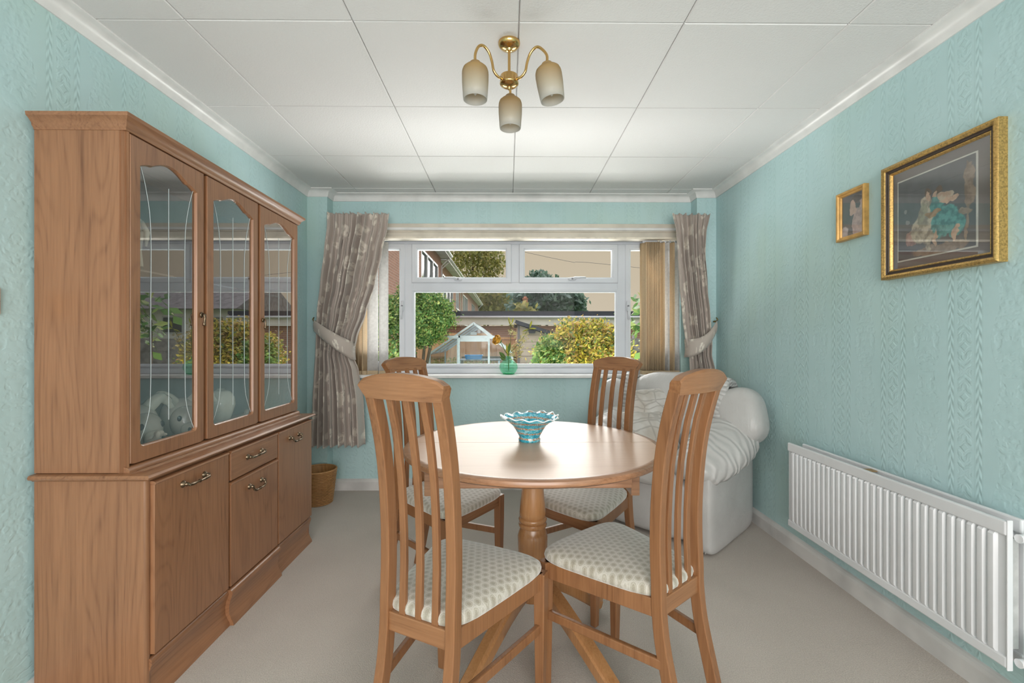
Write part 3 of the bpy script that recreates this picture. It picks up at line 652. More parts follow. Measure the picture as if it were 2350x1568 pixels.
def glazed_door(y0, y1, hside):
    zb, zt = U0 + .022, U1 - .004; fw = .040
    c = arch(y0 + fw, y1 - fw, .832, 1.782, .048)
    cy, cz = (y0 + y1) / 2, (zb + zt) / 2; out = []
    for (y, z) in c:
        dy, dz = y - cy, z - cz; hy, hz = (y1 - y0) / 2, (zt - zb) / 2
        # snap to the rectangle: sides go sideways, bottom down, top up
        if z > 1.78 and abs(dy) < (hy - fw) * .999: out.append((cy + dy * hy / (hy - fw), zt))
        elif z < .834: out.append((cy + dy * hy / (hy - fw), zb))
        else: k = (z - .832) / (1.782 - .832); out.append((cy + math.copysign(hy, dy), zb + (zt - zb) * max(0, min(1, k))))
    x0, x1 = XU + .001, XU + .019
    ins = [(cy + (y - cy) * .975, cz + (z - cz) * .992) for y, z in c]
    R = lambda P, x: [(x, a, b) for a, b in P]
    m = MB(); rr = [R(out, x0), R(out, x1 - .002), R([(cy + (a - cy) * .99, cz + (b - cz) * .997) for a, b in out], x1), R(c, x1), R(ins, x1 - .007), R(ins, x0)]
    m.loft(rr + [rr[0]], cap=False)
    o = m.build('glass_door', M['cab_z'], cab, smooth=True)
    gl = MB(); gl.prism([(a, b) for a, b in ins], 'x', XU + .006, XU + .009)
    part(gl, 'pane', M['cab_glass'], o)
    gy0, gy1 = y0 + fw, y1 - fw; gw = gy1 - gy0; xg = XU + .0105
    def line(pts): part(MB().tube(smoothpath([(xg, gy0 + gw * u, z) for u, z in pts], 8), .0008, 5), 'etched_line', M['etch'], o)
    line([(.5, 1.75), (.5, 1.5), (.5, 1.2), (.5, .90)])
    for s in (0, 1):
        q_ = lambda u: u if s == 0 else 1 - u
        line([(q_(.03), 1.795), (q_(.13), 1.71), (q_(.20), 1.58), (q_(.20), 1.3), (q_(.20), 1.05), (q_(.17), .94), (q_(.03), .845)])
    if hside:
        y = y1 - .02 if hside > 0 else y0 + .02; z = 1.295
        m = MB(); m.sell((x1 + .004, y, z), (.005, .009, .012), 1, 1, 12, 8); m.tube([(x1 + .006, y, z + .005), (x1 + .016, y, z), (x1 + .018, y, z - .012), (x1 + .014, y, z - .035), (x1 + .016, y, z - .044)], [.004, .005, .004, .005, .007], 8)
        part(m, 'handle', M['bronze'], o, smooth=2)
glazed_door(1.506, 1.868, 1); glazed_door(1.888, 2.270, 0); glazed_door(2.290, 2.696, -1)
# ornaments in the cabinet
SH = U0 + .018
def cow(loc, rz, label):
    t = thing('cow_ornament', loc, label, 'ornament', 'ceramic cow ornaments in the cabinet', rz=rz, local=True)
    m = MB(); m.sell((0, -.02, .085), (.075, .06, .085), .8, .9); m.sell((0, .035, .075), (.058, .05, .065), .9, 1)
    m.build('body', M['ivory_g'], t, smooth=2)
    for s in (-1, 1): MB().tube(smoothpath([(s * .03, .0, .15), (s * .07, .0, .185), (s * .10, .0, .175), (s * .12, .005, .14)], 5), [.024] * 4 + [.022] * 4 + [.018] * 4 + [.012] * 4, 10).build('ear', M['ivory'], t, smooth=2)
    sn = MB().sell((0, .085, .048), (.036, .026, .030), .9, 1).build('snout', M['ivory'], t, smooth=2)
    for s in (-1, 1):
        MB().sell((s * .014, .110, .052), (.006, .004, .009), 1, 1, 10, 8).build('nostril', M['black'], sn, smooth=2)
        MB().sell((s * .036, .072, .095), (.009, .006, .012), 1, 1, 10, 8).build('eye', M['black'], t, smooth=2)
    return t
cow((-1.375, 1.94, SH), -2.2, 'grey cream ceramic cow ornament with snout facing the first glass door')
cow((-1.40, 1.74, SH), -1.9, 'grey cream ceramic cow ornament nearest the cabinet end')
v = thing('bulb_vase', (-1.335, 2.13, SH), 'shiny cream bulb shaped ceramic vase behind the middle glass door', 'vase')
MB().lathe([(.028, 0), (.030, .012), (.034, .03), (.050, .075), (.060, .115), (.056, .15), (.040, .175), (.016, .188), (.014, .18), (.03, .15)], (-1.335, 2.13, SH), 32).build('vase_body', M['ivory'], v, smooth=2)
def dog(loc, rz, label, sc=1.0):
    t = thing('dog_figurine', loc, label, 'figurine', 'dog figurines in the cabinet', rz=rz, local=True)
    S_ = lambda *a: tuple(x * sc for x in a)
    m = MB(); m.sell(S_(0, -.006, .026), S_(.017, .024, .026), .9, 1, 16, 12); m.sell(S_(0, .008, .04), S_(.013, .014, .026), .9, 1, 16, 12)
    m.sell(S_(0, .014, .068), S_(.013, .015, .013), 1, 1, 16, 12); m.sell(S_(0, .028, .063), S_(.007, .009, .006), 1, 1, 12, 8)
    for s in (-1, 1): m.tube([S_(s * .008, .018, .04), S_(s * .009, .022, .02), S_(s * .009, .024, .003)], [.006 * sc] * 3, 8); m.sell(S_(s * .009, .028, .004), S_(.005, .009, .004), 1, 1, 8, 6)
    m.build('dog_body', M['dogs'], t, smooth=2)
    for s in (-1, 1): MB().sell(S_(s * .013, .010, .066), S_(.004, .007, .013), 1, 1, 10, 8).build('ear', M['dogs'], t, smooth=2)
dog((-1.292, 1.675, SH), -.9, 'small cream seated dog figurine behind the first glass door', 1.05)
dog((-1.292, 2.245, SH), -.9, 'small cream seated dog figurine behind the middle glass door', .95)
h = thing('horse_figurine', (-1.40, 1.66, 1.4415), 'cream horse figurine with dark hooves on the upper glass shelf', 'figurine', rz=PI / 2, local=True)
m = MB(); m.sell((0, 0, .17), (.035, .08, .04), .9, 1); m.tube(smoothpath([(0, .06, .185), (0, .085, .22), (0, .095, .25)], 5), [.026] * 5 + [.02] * 5 + [.017], 12); m.sell((0, .115, .25), (.014, .034, .017), 1, 1, 14, 10)
for s, y in ((-1, .055), (1, .055), (-1, -.055), (1, -.055)): m.tube([(s * .018, y, .15), (s * .019, y + .004, .08), (s * .018, y - .004, .02)], [.015, .008, .007], 8)
m.build('horse_body', M['ivory'], h, smooth=2)
for s, y in ((-1, .051), (1, .051), (-1, -.059), (1, -.059)): MB().lathe([(.010, 0), (.010, .012), (.006, .022)], (s * .018, y, 0), 10).build('hoof', M['hoof'], h, smooth=2)
MB().tube([(0, -.075, .18), (0, -.095, .14), (0, -.09, .09)], [.008, .01, .004], 8).build('tail', M['ivory'], h, smooth=2)

# light switch at the left edge
s = thing('light_switch', (XLW, 1.385, 1.29), 'beige light switch plate on the left wall at the picture edge', 'switch')
MB().box(XLW, XLW + .012, 1.315, 1.397, 1.27, 1.352).build('plate', M['switch'], s, bevel=.004)
MB().box(XLW + .012, XLW + .017, 1.340, 1.355, 1.295, 1.325).build('rocker', M['white_paint'], s, bevel=.002)
MB().lathe([(.003, 0), (.003, .002)], (0, 0, 0), 10).build('screw', M['steel'], None, smooth=True); o = bpy.data.objects['screw']; o.parent = s; o.matrix_local = Matrix.Translation((.012, .004, .02)) @ Matrix.Rotation(PI / 2, 4, 'Y')

# waste basket
bk = thing('waste_basket', (-1.395, 3.36, 0), 'round brown wicker waste basket on the carpet beyond the cabinet', 'basket', local=True)
H = .245; rr = lambda z: .098 + .030 * z / H
MB().lathe([(.097, 0), (.094, .004), (rr(H) - .006, H - .004), (rr(H) - .010, H - .004), (.090, .010), (0.001, .010)], (0, 0, 0), 40).build('basket_wall', M['wicker'], bk, smooth=True)
m = MB()
for k in range(22):
    z = .008 + k * (H - .02) / 21; n = 60; path = [((rr(z) + .0015 + .002 * math.cos(20 * 2 * PI * j / n + (k % 2) * PI)) * math.cos(2 * PI * j / n), (rr(z) + .0015 + .002 * math.cos(20 * 2 * PI * j / n + (k % 2) * PI)) * math.sin(2 * PI * j / n), z) for j in range(n + 1)]
    m.tube(path, .0045, 5)
tag(m.build('weave', M['wicker'], bk, smooth=2), kind='stuff')
MB().tube([(rr(H) * math.cos(2 * PI * j / 40), rr(H) * math.sin(2 * PI * j / 40), H) for j in range(41)], .0075, 8).build('rim', M['wicker'], bk, smooth=2)

# ------------------------------------------------------------------ dining table
TXc, TYc, TR, TZ = .105, 1.905, .530, .765
tb = thing('dining_table', (TXc, TYc, 0), 'round polished wood pedestal dining table with a seam across the top', 'table')
def halfdisc(sgn, prof):
    rings = []
    for r, z in prof:
        rg = [(TXc + r * math.cos(a), TYc + .0015 * sgn + r * math.sin(a) * sgn, z) for a in [PI * k / 48 for k in range(49)]]
        rings.append(rg)
    return MB().loft(rings)
for sg in (1, -1):
    # flat top inside, edge moulding as its own sub-part
    o = halfdisc(sg, [(TR - .028, TZ - .02), (TR - .028, TZ - .0005), (TR - .029, TZ)]).build('tabletop_half', M['table_t'], tb, bevel=0)
    rings = []
    pr = [(TR - .030, TZ - .026), (TR - .010, TZ - .026), (TR - .002, TZ - .020), (TR, TZ - .012), (TR - .003, TZ - .004), (TR - .010, TZ), (TR - .029, TZ)]
    rings = [[(TXc + r * math.cos(a), TYc + .0015 * sg + r * math.sin(a) * sg, z) for r, z in pr] for a in [PI * k / 48 for k in range(49)]]
    part(MB().loft(rings), 'edge_moulding', M['table_e'], o, smooth=True)
AX0, AX1, AY0, AY1 = -.255, .425, 1.545, 2.265
m = MB()
for (a, b, c, d) in ((AX0, AX1, AY0, AY0 + .02), (AX0, AX1, AY1 - .02, AY1)): m.box(a, b, c, d, .688, TZ - .026)
m.build('apron', M['table_e'], tb, bevel=.003)
for x in (AX0 + .01, AX1 - .01): MB().box(x - .01, x + .01, AY0 + .02, AY1 - .02, .688, TZ - .027).build('apron_end', M['table_e'], tb, bevel=.002)
MB().box(AX1 + .004, AX1 + .034, AY0 + .03, AY1 - .1, .652, TZ - .026).build('table_runner', M['table_e'], tb, bevel=.003)
MB().box(AX0 - .034, AX0 - .004, AY0 + .03, AY1 - .1, .652, TZ - .026).build('table_runner', M['table_e'], tb, bevel=.003)
MB().lathe([(.075, .24), (.078, .26), (.062, .285), (.060, .30), (.062, .34), (.0625, .375), (.056, .40), (.051, .412), (.057, .416), (.059, .424), (.057, .431), (.052, .434), (.057, .438), (.059, .446), (.056, .453), (.052, .456), (.055, .462), (.055, .475), (.047, .56), (.043, .64), (.045, .66), (.06, .675), (.06, .69)], (TXc, TYc, 0), 40).build('pedestal', M['table_p'], tb, smooth=True)
MB().lathe([(.078, .13), (.082, .14), (.082, .235), (.075, .245)], (TXc, TYc, 0), 32).build('pedestal_hub', M['table_p'], tb, smooth=True)
def foot(ang, R, k=1.0):
    dx, dy = math.cos(ang), math.sin(ang)
    pts = [(.06, .20, .10), (.14, .185, .085), (.24, .155, .07), (.34, .115, .062), (.43, .075, .055), (.50, .045, .05), (.56, .032, .045)]
    sc_ = R / .56
    P = smoothpath([(TXc + dx * r * sc_, TYc + dy * r * sc_, z) for r, z, h in pts], 5)
    hh = [pts[min(6, i // 5)][2] * (1 - (i % 5) / 5) + pts[min(6, i // 5 + 1)][2] * ((i % 5) / 5) for i in range(len(P))]
    rings = []; lat = Vector((-dy, dx, 0))
    for i, p in enumerate(P):
        t = (P[min(i + 1, len(P) - 1)] - P[max(0, i - 1)]).normalized(); b = lat.cross(t).normalized() * -1
        if b.z < 0: b = -b
        w = .026; h_ = hh[i] / 2; end = 1 if i < len(P) - 2 else (.85 if i == len(P) - 2 else .55)
        rings.append([p + lat * a * w * end + b * c * h_ * end for a, c in ((-1, -.8), (-.8, -1), (.8, -1), (1, -.8), (1, .45), (.72, .6), (.62, .98), (-.62, .98), (-.72, .6), (-1, .45))])
    for rg in rings:
        for v_ in rg: v_.z = max(.0, v_.z)
    MB().loft(rings).build('foot', M['table_p'], tb, smooth=True)
foot(math.radians(-60), .56); foot(math.radians(-120), .56); foot(math.radians(20), .33); foot(math.radians(160), .33)

# ------------------------------------------------------------------ dining chairs
BP = [(-.085, 0), (-.045, .16), (-.012, .30), (0, .40), (.002, .47), (.006, .58), (.004, .70), (-.008, .84), (-.028, .95), (-.055, 1.048)]
def by(z):
    for (a, z0), (b, z1) in zip(BP, BP[1:]):
        if z <= z1: return a + (b - a) * (z - z0) / (z1 - z0)
    return BP[-1][0]
def make_chair():
    t = thing('dining_chair', (0, 0, 0), '', 'chair', 'dining chairs round the table', local=True)
    RW, FW, FD = .110, .195, .385
    for s in (-1, 1):
        path = smoothpath([(s * RW * (1.0 if z < .9 else 1.0 + (z - .9) * .05), y, z) for y, z in BP], 4)
        MB().bar(path, .030, .036).build('rear_leg', M['chair_w'], t, bevel=.003)
        MB().bar([(s * FW, FD, .435), (s * FW, FD, .3), (s * (FW - .002), FD, 0)], [.038, .036, .026], [.038, .036, .026]).build('front_leg', M['chair_w'], t, bevel=.003)
        o = MB().bar([(s * RW, .012, .408), (s * FW, FD, .408)], .020, .054, lat=(1, 0, 0)).build('side_rail', M['chair_w'], t, bevel=.002)
        MB().bar([(s * (RW + .004), by(.255), .255), (s * FW, FD, .255)], .018, .030, lat=(1, 0, 0)).build('stretcher', M['chair_w'], t, bevel=.004)
    MB().box(-RW, RW, -.010, .012, .385, .438).build('back_rail', M['chair_x'], t, bevel=.003)
    MB().box(-FW, FW, FD - .01, FD + .010, .381, .435).build('front_rail', M['chair_x'], t, bevel=.002)
    zs = [.43, .5, .58, .66, .74, .82, .89, .95, 1.0, 1.05]
    for x in (-.055, 0, .055):
        MB().bar([(x, by(z), z) for z in zs], .021, .013).build('slat', M['chair_w'], t, bevel=.002)
    # crest rail: arched on top, flaring ends, slightly hollow
    rings = []; N = 16
    for k in range(N + 1):
        u = -1 + 2 * k / N; zb = 1.040; ztp = 1.108 - .022 * abs(u) ** 2.2 - (.006 if abs(u) > .99 else 0)
        xb, xt = u * .124, u * .139; yo = by(1.05) - .012 * (1 - u * u); T = .017
        rings.append([(xb, yo + T, zb), (xb * .99, yo + T + .001, zb - .002), (xb * .99, yo - T, zb - .002), (xb, yo - T, zb), (xt, yo - T - .012, ztp - .008), (xt * .985, yo - T - .008, ztp), (xt * .985, yo + T - .016, ztp), (xt, yo + T - .012, ztp - .008)])
    MB().loft(rings).build('crest_rail', M['chair_x'], t, smooth=True)
    # seat: domed trapezoid pad
    nx = 40; rings = []
    def outline(a):   # a 0..2pi -> point of the rounded trapezoid
        c, s_ = math.cos(a), math.sin(a); e = .32
        x = math.copysign(abs(c) ** e, c); y = math.copysign(abs(s_) ** e, s_)
        yy = .205 + .207 * y; hw = .118 + (.216 - .118) * (yy / .412) ** .85 if yy > 0 else .118
        yy += .012 * (1 - x * x) if y > 0 else 0
        return x * hw, yy
    for sc_, z in ((.965, .433), (1.0, .440), (1.012, .450), (1.0, .461), (.95, .470), (.82, .478), (.6, .484), (.35, .487), (.05, .488)):
        rings.append([(outline(2 * PI * k / 56)[0] * sc_, .205 + (outline(2 * PI * k / 56)[1] - .205) * sc_, z) for k in range(56)])
    MB().loft(rings).build('seat', M['seat'], t, smooth=2)
    return t
ch = make_chair()
def place(c, x, y, hx, hy, label):
    c.location = (x, y, 0); c.rotation_euler.z = math.atan2(-hx, hy); c['label'] = label
place(ch, -.240, 1.233, .455, .89, 'high slat back dining chair nearest the cabinet, its back to the viewer')
CH = [(.527, 1.393, -.64, .768, 'high slat back dining chair at the near right, in front of the armchair'),
      (-.470, 2.295, .83, -.56, 'dining chair on the far left of the table beside the floral curtain'),
      (.515, 2.30, -.735, -.68, 'dining chair on the far right of the table beside the cream armchair')]
for x, y, hx, hy, lab in CH: place(copy_tree(ch), x, y, hx, hy, lab)

# glass bowl on the table
bw = thing('glass_bowl', (.093, 1.935, TZ), 'blue and brown striped glass bowl with wavy rim on the dining table', 'bowl', local=True)
pr = [(.046, 0), (.047, .010), (.043, .016), (.046, .024), (.058, .045), (.068, .060), (.074, .068), (.090, .080), (.105, .092), (.122, .103)]
def bring(prof, n=96):
    R_ = []
    for r, z in prof:
        k = max(0, (z - .055) / .05) ** 2
        R_.append([((r + .004 * k * math.sin(13 * 2 * PI * j / n)) * math.cos(2 * PI * j / n), (r + .004 * k * math.sin(13 * 2 * PI * j / n)) * math.sin(2 * PI * j / n), z + .0045 * k * math.sin(13 * 2 * PI * j / n + .6) + .004 * k * math.sin(2 * 2 * PI * j / n)) for j in range(n)])
    return R_
inn = [(r - .004, z + .002) for r, z in reversed(pr) if z > .012] + [(.02, .014)]
MB().loft(bring(pr + inn)).build('bowl_body', M['bowl'], bw, smooth=2)
rg = bring([(.1215, .104)])[0]; MB().tube([Vector(p) for p in rg] + [Vector(rg[0])], .0026, 6).build('rim', M['rim'], bw, smooth=2)

# ------------------------------------------------------------------ chandelier
LX, LY = .006, 1.785
cl = thing('ceiling_light', (LX, LY, CEIL), 'brass three arm ceiling light with frosted amber glass shades', 'ceiling light', local=True)
MB().lathe([(.004, -.034), (.010, -.033), (.013, -.026), (.020, -.024), (.033, -.020), (.041, -.012), (.043, -.005), (.043, 0)], (0, 0, 0), 36).build('ceiling_rose', M['brass'], cl, smooth=True)
MB().tube([(0, 0, -.03), (0, 0, -.15)], .0055, 12).build('stem', M['brass'], cl, smooth=True)
MB().lathe([(.008, -.120), (.014, -.124), (.034, -.130), (.036, -.134), (.036, -.156), (.037, -.158), (.037, -.162), (.034, -.166), (.020, -.172), (.008, -.174), (.007, -.182), (.003, -.186)], (0, 0, 0), 36).build('hub', M['brass'], cl, smooth=True)
for ang, rad, tilt in ((math.radians(212), .150, 0), (math.radians(-28), .160, .16), (math.radians(88), .150, 0)):
    dx, dy = math.cos(ang), math.sin(ang)
    P = smoothpath([(r * dx, r * dy, z) for r, z in ((.033, -.150), (.052, -.148), (.070, -.132), (.078, -.100), (.092, -.068), (.115, -.052), (.136, -.062), (rad, -.095), (rad, -.128))], 6)
    a = MB().tube(P, .0052, 10).build('arm', M['brass'], cl, smooth=2)
    m = MB(); Rm = Matrix.Rotation(tilt * (1 if dx > 0 else 0), 4, 'Y').inverted()
    base = Vector((rad * dx, rad * dy, -.128))
    def L(m_, prof, n=36, cap=False):
        m2 = MB().lathe(prof, (0, 0, 0), n, cap=cap); m_.v = [tuple(Rm @ Vector(v_)) for v_ in m2.v]; m_.f = m2.f; return m_
    sh = L(MB(), [(.012, .002), (.019, .002), (.022, -.002), (.022, -.010), (.036, -.014), (.045, -.022), (.0485, -.031), (.0475, -.033), (.0495, -.036), (.0485, -.039), (.0500, -.043), (.0495, -.075), (.0475, -.105), (.0450, -.138), (.0425, -.138), (.045, -.105), (.047, -.075), (.046, -.043), (.036, -.020), (.021, -.015), (.012, -.004)], 36)
    o = sh.build('lamp_shade', M['shade'], cl, smooth=2); o.location = base
    o = L(MB(), [(.011, .006), (.014, .002), (.014, -.035), (.010, -.036)], 16, True).build('lamp_holder', M['ivory'], cl, smooth=2); o.location = base
    o = L(MB(), [(.010, -.035), (.016, -.055), (.0175, -.075), (.013, -.100), (.005, -.118), (.001, -.122)], 16, True).build('bulb', M['bulb'], cl, smooth=2); o.location = base

# ------------------------------------------------------------------ radiator
RX0 = 1.515; ry0, ry1, rz0, rz1 = 1.372, 2.452, .190, .640
rd = thing('radiator', (1.56, 1.9, .19), 'long white double panel radiator under the pictures on the right wall', 'radiator')
def rad_panel(xf, xb, name, y0, y1):
    # pressed panel with vertical channels: profile in (x, y), extruded in z with flat rims
    n = 31; w = (y1 - y0 - .05) / n; prof = [(xb, y0), (xf + .010, y0)]
    for k in range(n):
        a = y0 + .025 + k * w; g = w * .16
        prof += [(xf + .010, a + g * .5), (xf, a + g * 1.6), (xf - .001, a + w * .5), (xf, a + w - g * 1.6), (xf + .010, a + w - g * .5)]
    prof += [(xf + .010, y1), (xb, y1)]
    pan = MB()
    zz0, zz1 = rz0 + .035, rz1 - .045
    flat = [(xf + .0095, p[1]) if p[0] < xf + .0098 else p for p in prof]
    pan.loft([[(p[0], p[1], z) for p in q_] for q_, z in ((flat, zz0 - .006), (prof, zz0 + .008), (prof, zz1 - .008), (flat, zz1 + .004))])
    o = pan.build(name, M['radiator'], rd, smooth=True)
    part(MB().box(xf + .001, xb, y0 - .002, y1, zz1, rz1), 'top_rim', M['radiator'], o, bevel=.005)
    part(MB().box(xf + .003, xb, y0 - .002, y1, rz0, zz0), 'bottom_rim', M['radiator'], o, bevel=.005)
    return o
rad_panel(RX0, RX0 + .018, 'front_panel', ry0, ry1)
rad_panel(RX0 + .060, RX0 + .078, 'rear_panel', ry0 + .01, ry1 - .03)
MB().box(RX0 + .003, RX0 + .020, ry0 - .006, ry0 - .001, rz0 - .004, rz1 + .004).build('end_flange', M['radiator'], rd, bevel=.002)
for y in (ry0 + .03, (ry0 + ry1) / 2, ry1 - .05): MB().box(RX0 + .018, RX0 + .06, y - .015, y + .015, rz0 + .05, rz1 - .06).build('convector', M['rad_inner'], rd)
for y in (1.5, 2.3): MB().box(RX0 + .078, XRW, y - .015, y + .015, rz0 + .06, rz1 - .03).build('wall_bracket', M['radiator'], rd)
MB().box(RX0 + .022, RX0 + .058, 1.92, 1.955, rz1 - .008, rz1 - .003).build('top_clip', simple('rusty_clip', (.30, .20, .10), .6), rd)
for z in (rz1 - .045, rz0 + .03):
    m = MB(); m.tube([(RX0 + .02, ry0 - .02, z), (RX0 + .06, ry0 - .02, z)], .013, 12); v_ = m.build('connector', M['radiator'], rd, smooth=True)
    m = MB(); m.tube([(RX0 + .04, ry0 - .018, z), (RX0 + .04, ry0 - .045, z)], .014, 6); m.tube([(RX0 + .04, ry0 - .045, z), (RX0 + .04, ry0 - .06, z), (RX0 + .04, ry0 - .085, z)], [.011, .016, .014], 14)
    if z < .4: m.tube([(RX0 + .04, ry0 - .06, z), (RX0 + .04, ry0 - .06, .012)], .0075, 10); m.sell((RX0 + .04, ry0 - .06, z + .05), (.018, .018, .035), .6, 1, 14, 10)
    m.build('valve', M['chrome'], rd, smooth=True)

# ------------------------------------------------------------------ pictures on the right wall
def frame_bars(par, y0, y1, z0, z1, prof, mt, name='frame'):
    # mitred frame on the wall x=XRW; prof: (inward, out from wall)
    cs = [(y0, z0, 1, 1), (y1, z0, -1, 1), (y1, z1, -1, -1), (y0, z1, 1, -1)]
    rings = [[(XRW - o, y + i * sy, z + i * sz) for i, o in prof] for y, z, sy, sz in cs]
    m = MB(); m.loft(rings + [rings[0]], cap=False); return m.build(name, mt, par, smooth=True)
def PRT(par, loc):
    o = [b for b in bpy.data.objects if b.name.startswith('print') and b.parent is None][0]; o.parent = par; o.location = loc
def print_mat(name, base, blobs):
    q = NB(name); o = q.sep(q.coord()); n = q.noise(q.coord(), 22, 3); n2 = q.noise(q.coord((1, 1, 1), (5, 5, 5)), 25, 3)
    y = q.math('ADD', o[1], q.math('MULTIPLY', q.math('SUBTRACT', n, .5), .05)); z = q.math('ADD', o[2], q.math('MULTIPLY', q.math('SUBTRACT', n2, .5), .05))
    col = q.ramp(n, [(.3, tuple(c * .7 for c in base)), (.7, base)])
    for (cy, cz, ry, rz, c, c2) in blobs:
        a = q.math('DIVIDE', q.math('SUBTRACT', y, -cy), ry); b = q.math('DIVIDE', q.math('SUBTRACT', z, cz), rz)
        d_ = q.math('ADD', q.math('MULTIPLY', a, a), q.math('MULTIPLY', b, b))
        col = q.mix(q.ramp(d_, [(.8, (1, 1, 1)), (1.05, (0, 0, 0))]), col, q.ramp(q.noise(q.coord(), 45, 2), [(.38, c2), (.6, c)]))
    q.bsdf(col, .5); return q.m
cr_, crd, tl, tld, sk_, skd, wd = (.60, .52, .40), (.28, .23, .17), (.13, .40, .38), (.05, .20, .19), (.66, .46, .33), (.5, .33, .23), (.35, .26, .19)
art = print_mat('figure_painting_print', (.13, .13, .14), [
    (.02, -.145, .115, .022, wd, (.25, .18, .13)), (.132, .06, .018, .085, (.34, .25, .18), (.20, .14, .10)), (-.115, .03, .008, .012, (.3, .28, .27), (.3, .28, .27)), (-.11, -.01, .009, .012, (.3, .28, .27), (.3, .28, .27)), (.11, -.03, .04, .012, wd, (.25, .18, .13)), (.125, -.09, .006, .06, wd, (.25, .18, .13)), (-.10, -.08, .022, .035, (.5, .3, .25), (.3, .18, .15)),
    (-.035, -.055, .065, .065, cr_, crd), (.045, -.045, .065, .06, tl, tld), (.085, -.07, .035, .045, tl, tld), (-.03, .03, .032, .04, cr_, crd), (.015, .03, .032, .03, tl, tld), (.05, .045, .03, .016, cr_, skd), (-.018, .078, .016, .016, (.16, .10, .06), (.1, .06, .04)), (.022, .072, .017, .018, (.16, .10, .06), (.1, .06, .04)), (-.016, .066, .010, .015, sk_, skd), (.012, .058, .011, .015, sk_, skd), (-.045, .0, .022, .05, (.40, .36, .25), crd), (.06, .03, .035, .010, sk_, skd), (.09, .036, .012, .006, sk_, skd),
    (-.005, -.005, .035, .012, (.46, .28, .14), (.3, .17, .08)), (.01, -.10, .010, .035, sk_, skd), (.085, -.10, .009, .03, sk_, skd), (-.02, -.115, .012, .03, cr_, crd)])
y0, y1, z0, z1 = 1.462, 1.928, 1.448, 1.920
pc = thing('framed_picture', (XRW, 1.695, 1.45), 'large gilt framed picture of seated figures in teal and cream, grey mount', 'picture')
frame_bars(pc, y0, y1, z0, z1, [(0, 0), (0, .030), (.004, .034), (.010, .036), (.016, .033), (.019, .027)], M['gold'])
frame_bars(pc, y0, y1, z0, z1, [(.019, 0), (.019, .027), (.023, .023), (.029, .024), (.031, .020)], M['frame_dark'], 'dark_inlay')
frame_bars(pc, y0, y1, z0, z1, [(.031, 0), (.031, .021), (.034, .022), (.038, .018), (.040, .010)], M['gold'], 'inner_slip')
MB().box(XRW - .006, XRW - .001, y0 + .03, y1 - .03, z0 + .03, z1 - .03).build('mount', simple('grey_brown_mount', (.20, .165, .15), .8, nscale=3, namt=.03), pc)
my0, my1, mz0, mz1 = 1.555, 1.865, 1.520, 1.840
o = MB().box(XRW - .0080, XRW - .006, my0 - .006, my1 + .006, mz0 - .006, mz1 + .006).build('mount_bevel', simple('cream_mount_bevel', (.74, .72, .64), .7), pc)
MB().box(-.0006, .0006, -(my1 - my0) / 2, (my1 - my0) / 2, -(mz1 - mz0) / 2, (mz1 - mz0) / 2).build('print', art, None); PRT(pc, (-.0090, (my0 + my1) / 2 - 1.695, (mz0 + mz1) / 2 - 1.45))
MB().box(XRW - .0135, XRW - .0115, y0 + .035, y1 - .035, z0 + .035, z1 - .035).build('picture_glass', M['pic_glass'], pc)
y0, y1, z0, z1 = 2.030, 2.205, 1.668, 1.900
pc = thing('framed_picture', (XRW, 2.118, 1.67), 'small gold framed portrait of a woman in pink on the right wall', 'picture')
frame_bars(pc, y0, y1, z0, z1, [(0, 0), (0, .022), (.003, .025), (.010, .024), (.014, .017), (.019, .015), (.022, .008)], M['gold2'])
pink, pinkd = (.66, .47, .42), (.48, .32, .29)
art2 = print_mat('portrait_print', (.13, .11, .11), [(.035, -.05, .042, .075, pink, pinkd), (.062, .01, .022, .05, pink, pinkd), (-.055, -.085, .024, .04, (.62, .52, .52), (.5, .4, .4)), (.025, .065, .030, .022, (.10, .06, .05), (.06, .04, .03)), (.004, .030, .022, .038, (.72, .48, .38), (.62, .40, .31))])
MB().box(-.001, .001, -(y1 - y0) / 2 + .018, (y1 - y0) / 2 - .018, -(z1 - z0) / 2 + .018, (z1 - z0) / 2 - .018).build('print', art2, None); PRT(pc, (-.007, 0, (z0 + z1) / 2 - 1.67))
frame_bars(pc, y0, y1, z0, z1, [(.021, .0062), (.021, .0075), (.024, .0075), (.024, .0062)], M['white_paint'], 'mount')
MB().box(XRW - .0100, XRW - .0085, y0 + .02, y1 - .02, z0 + .02, z1 - .02).build('picture_glass', M['pic_glass'], pc)

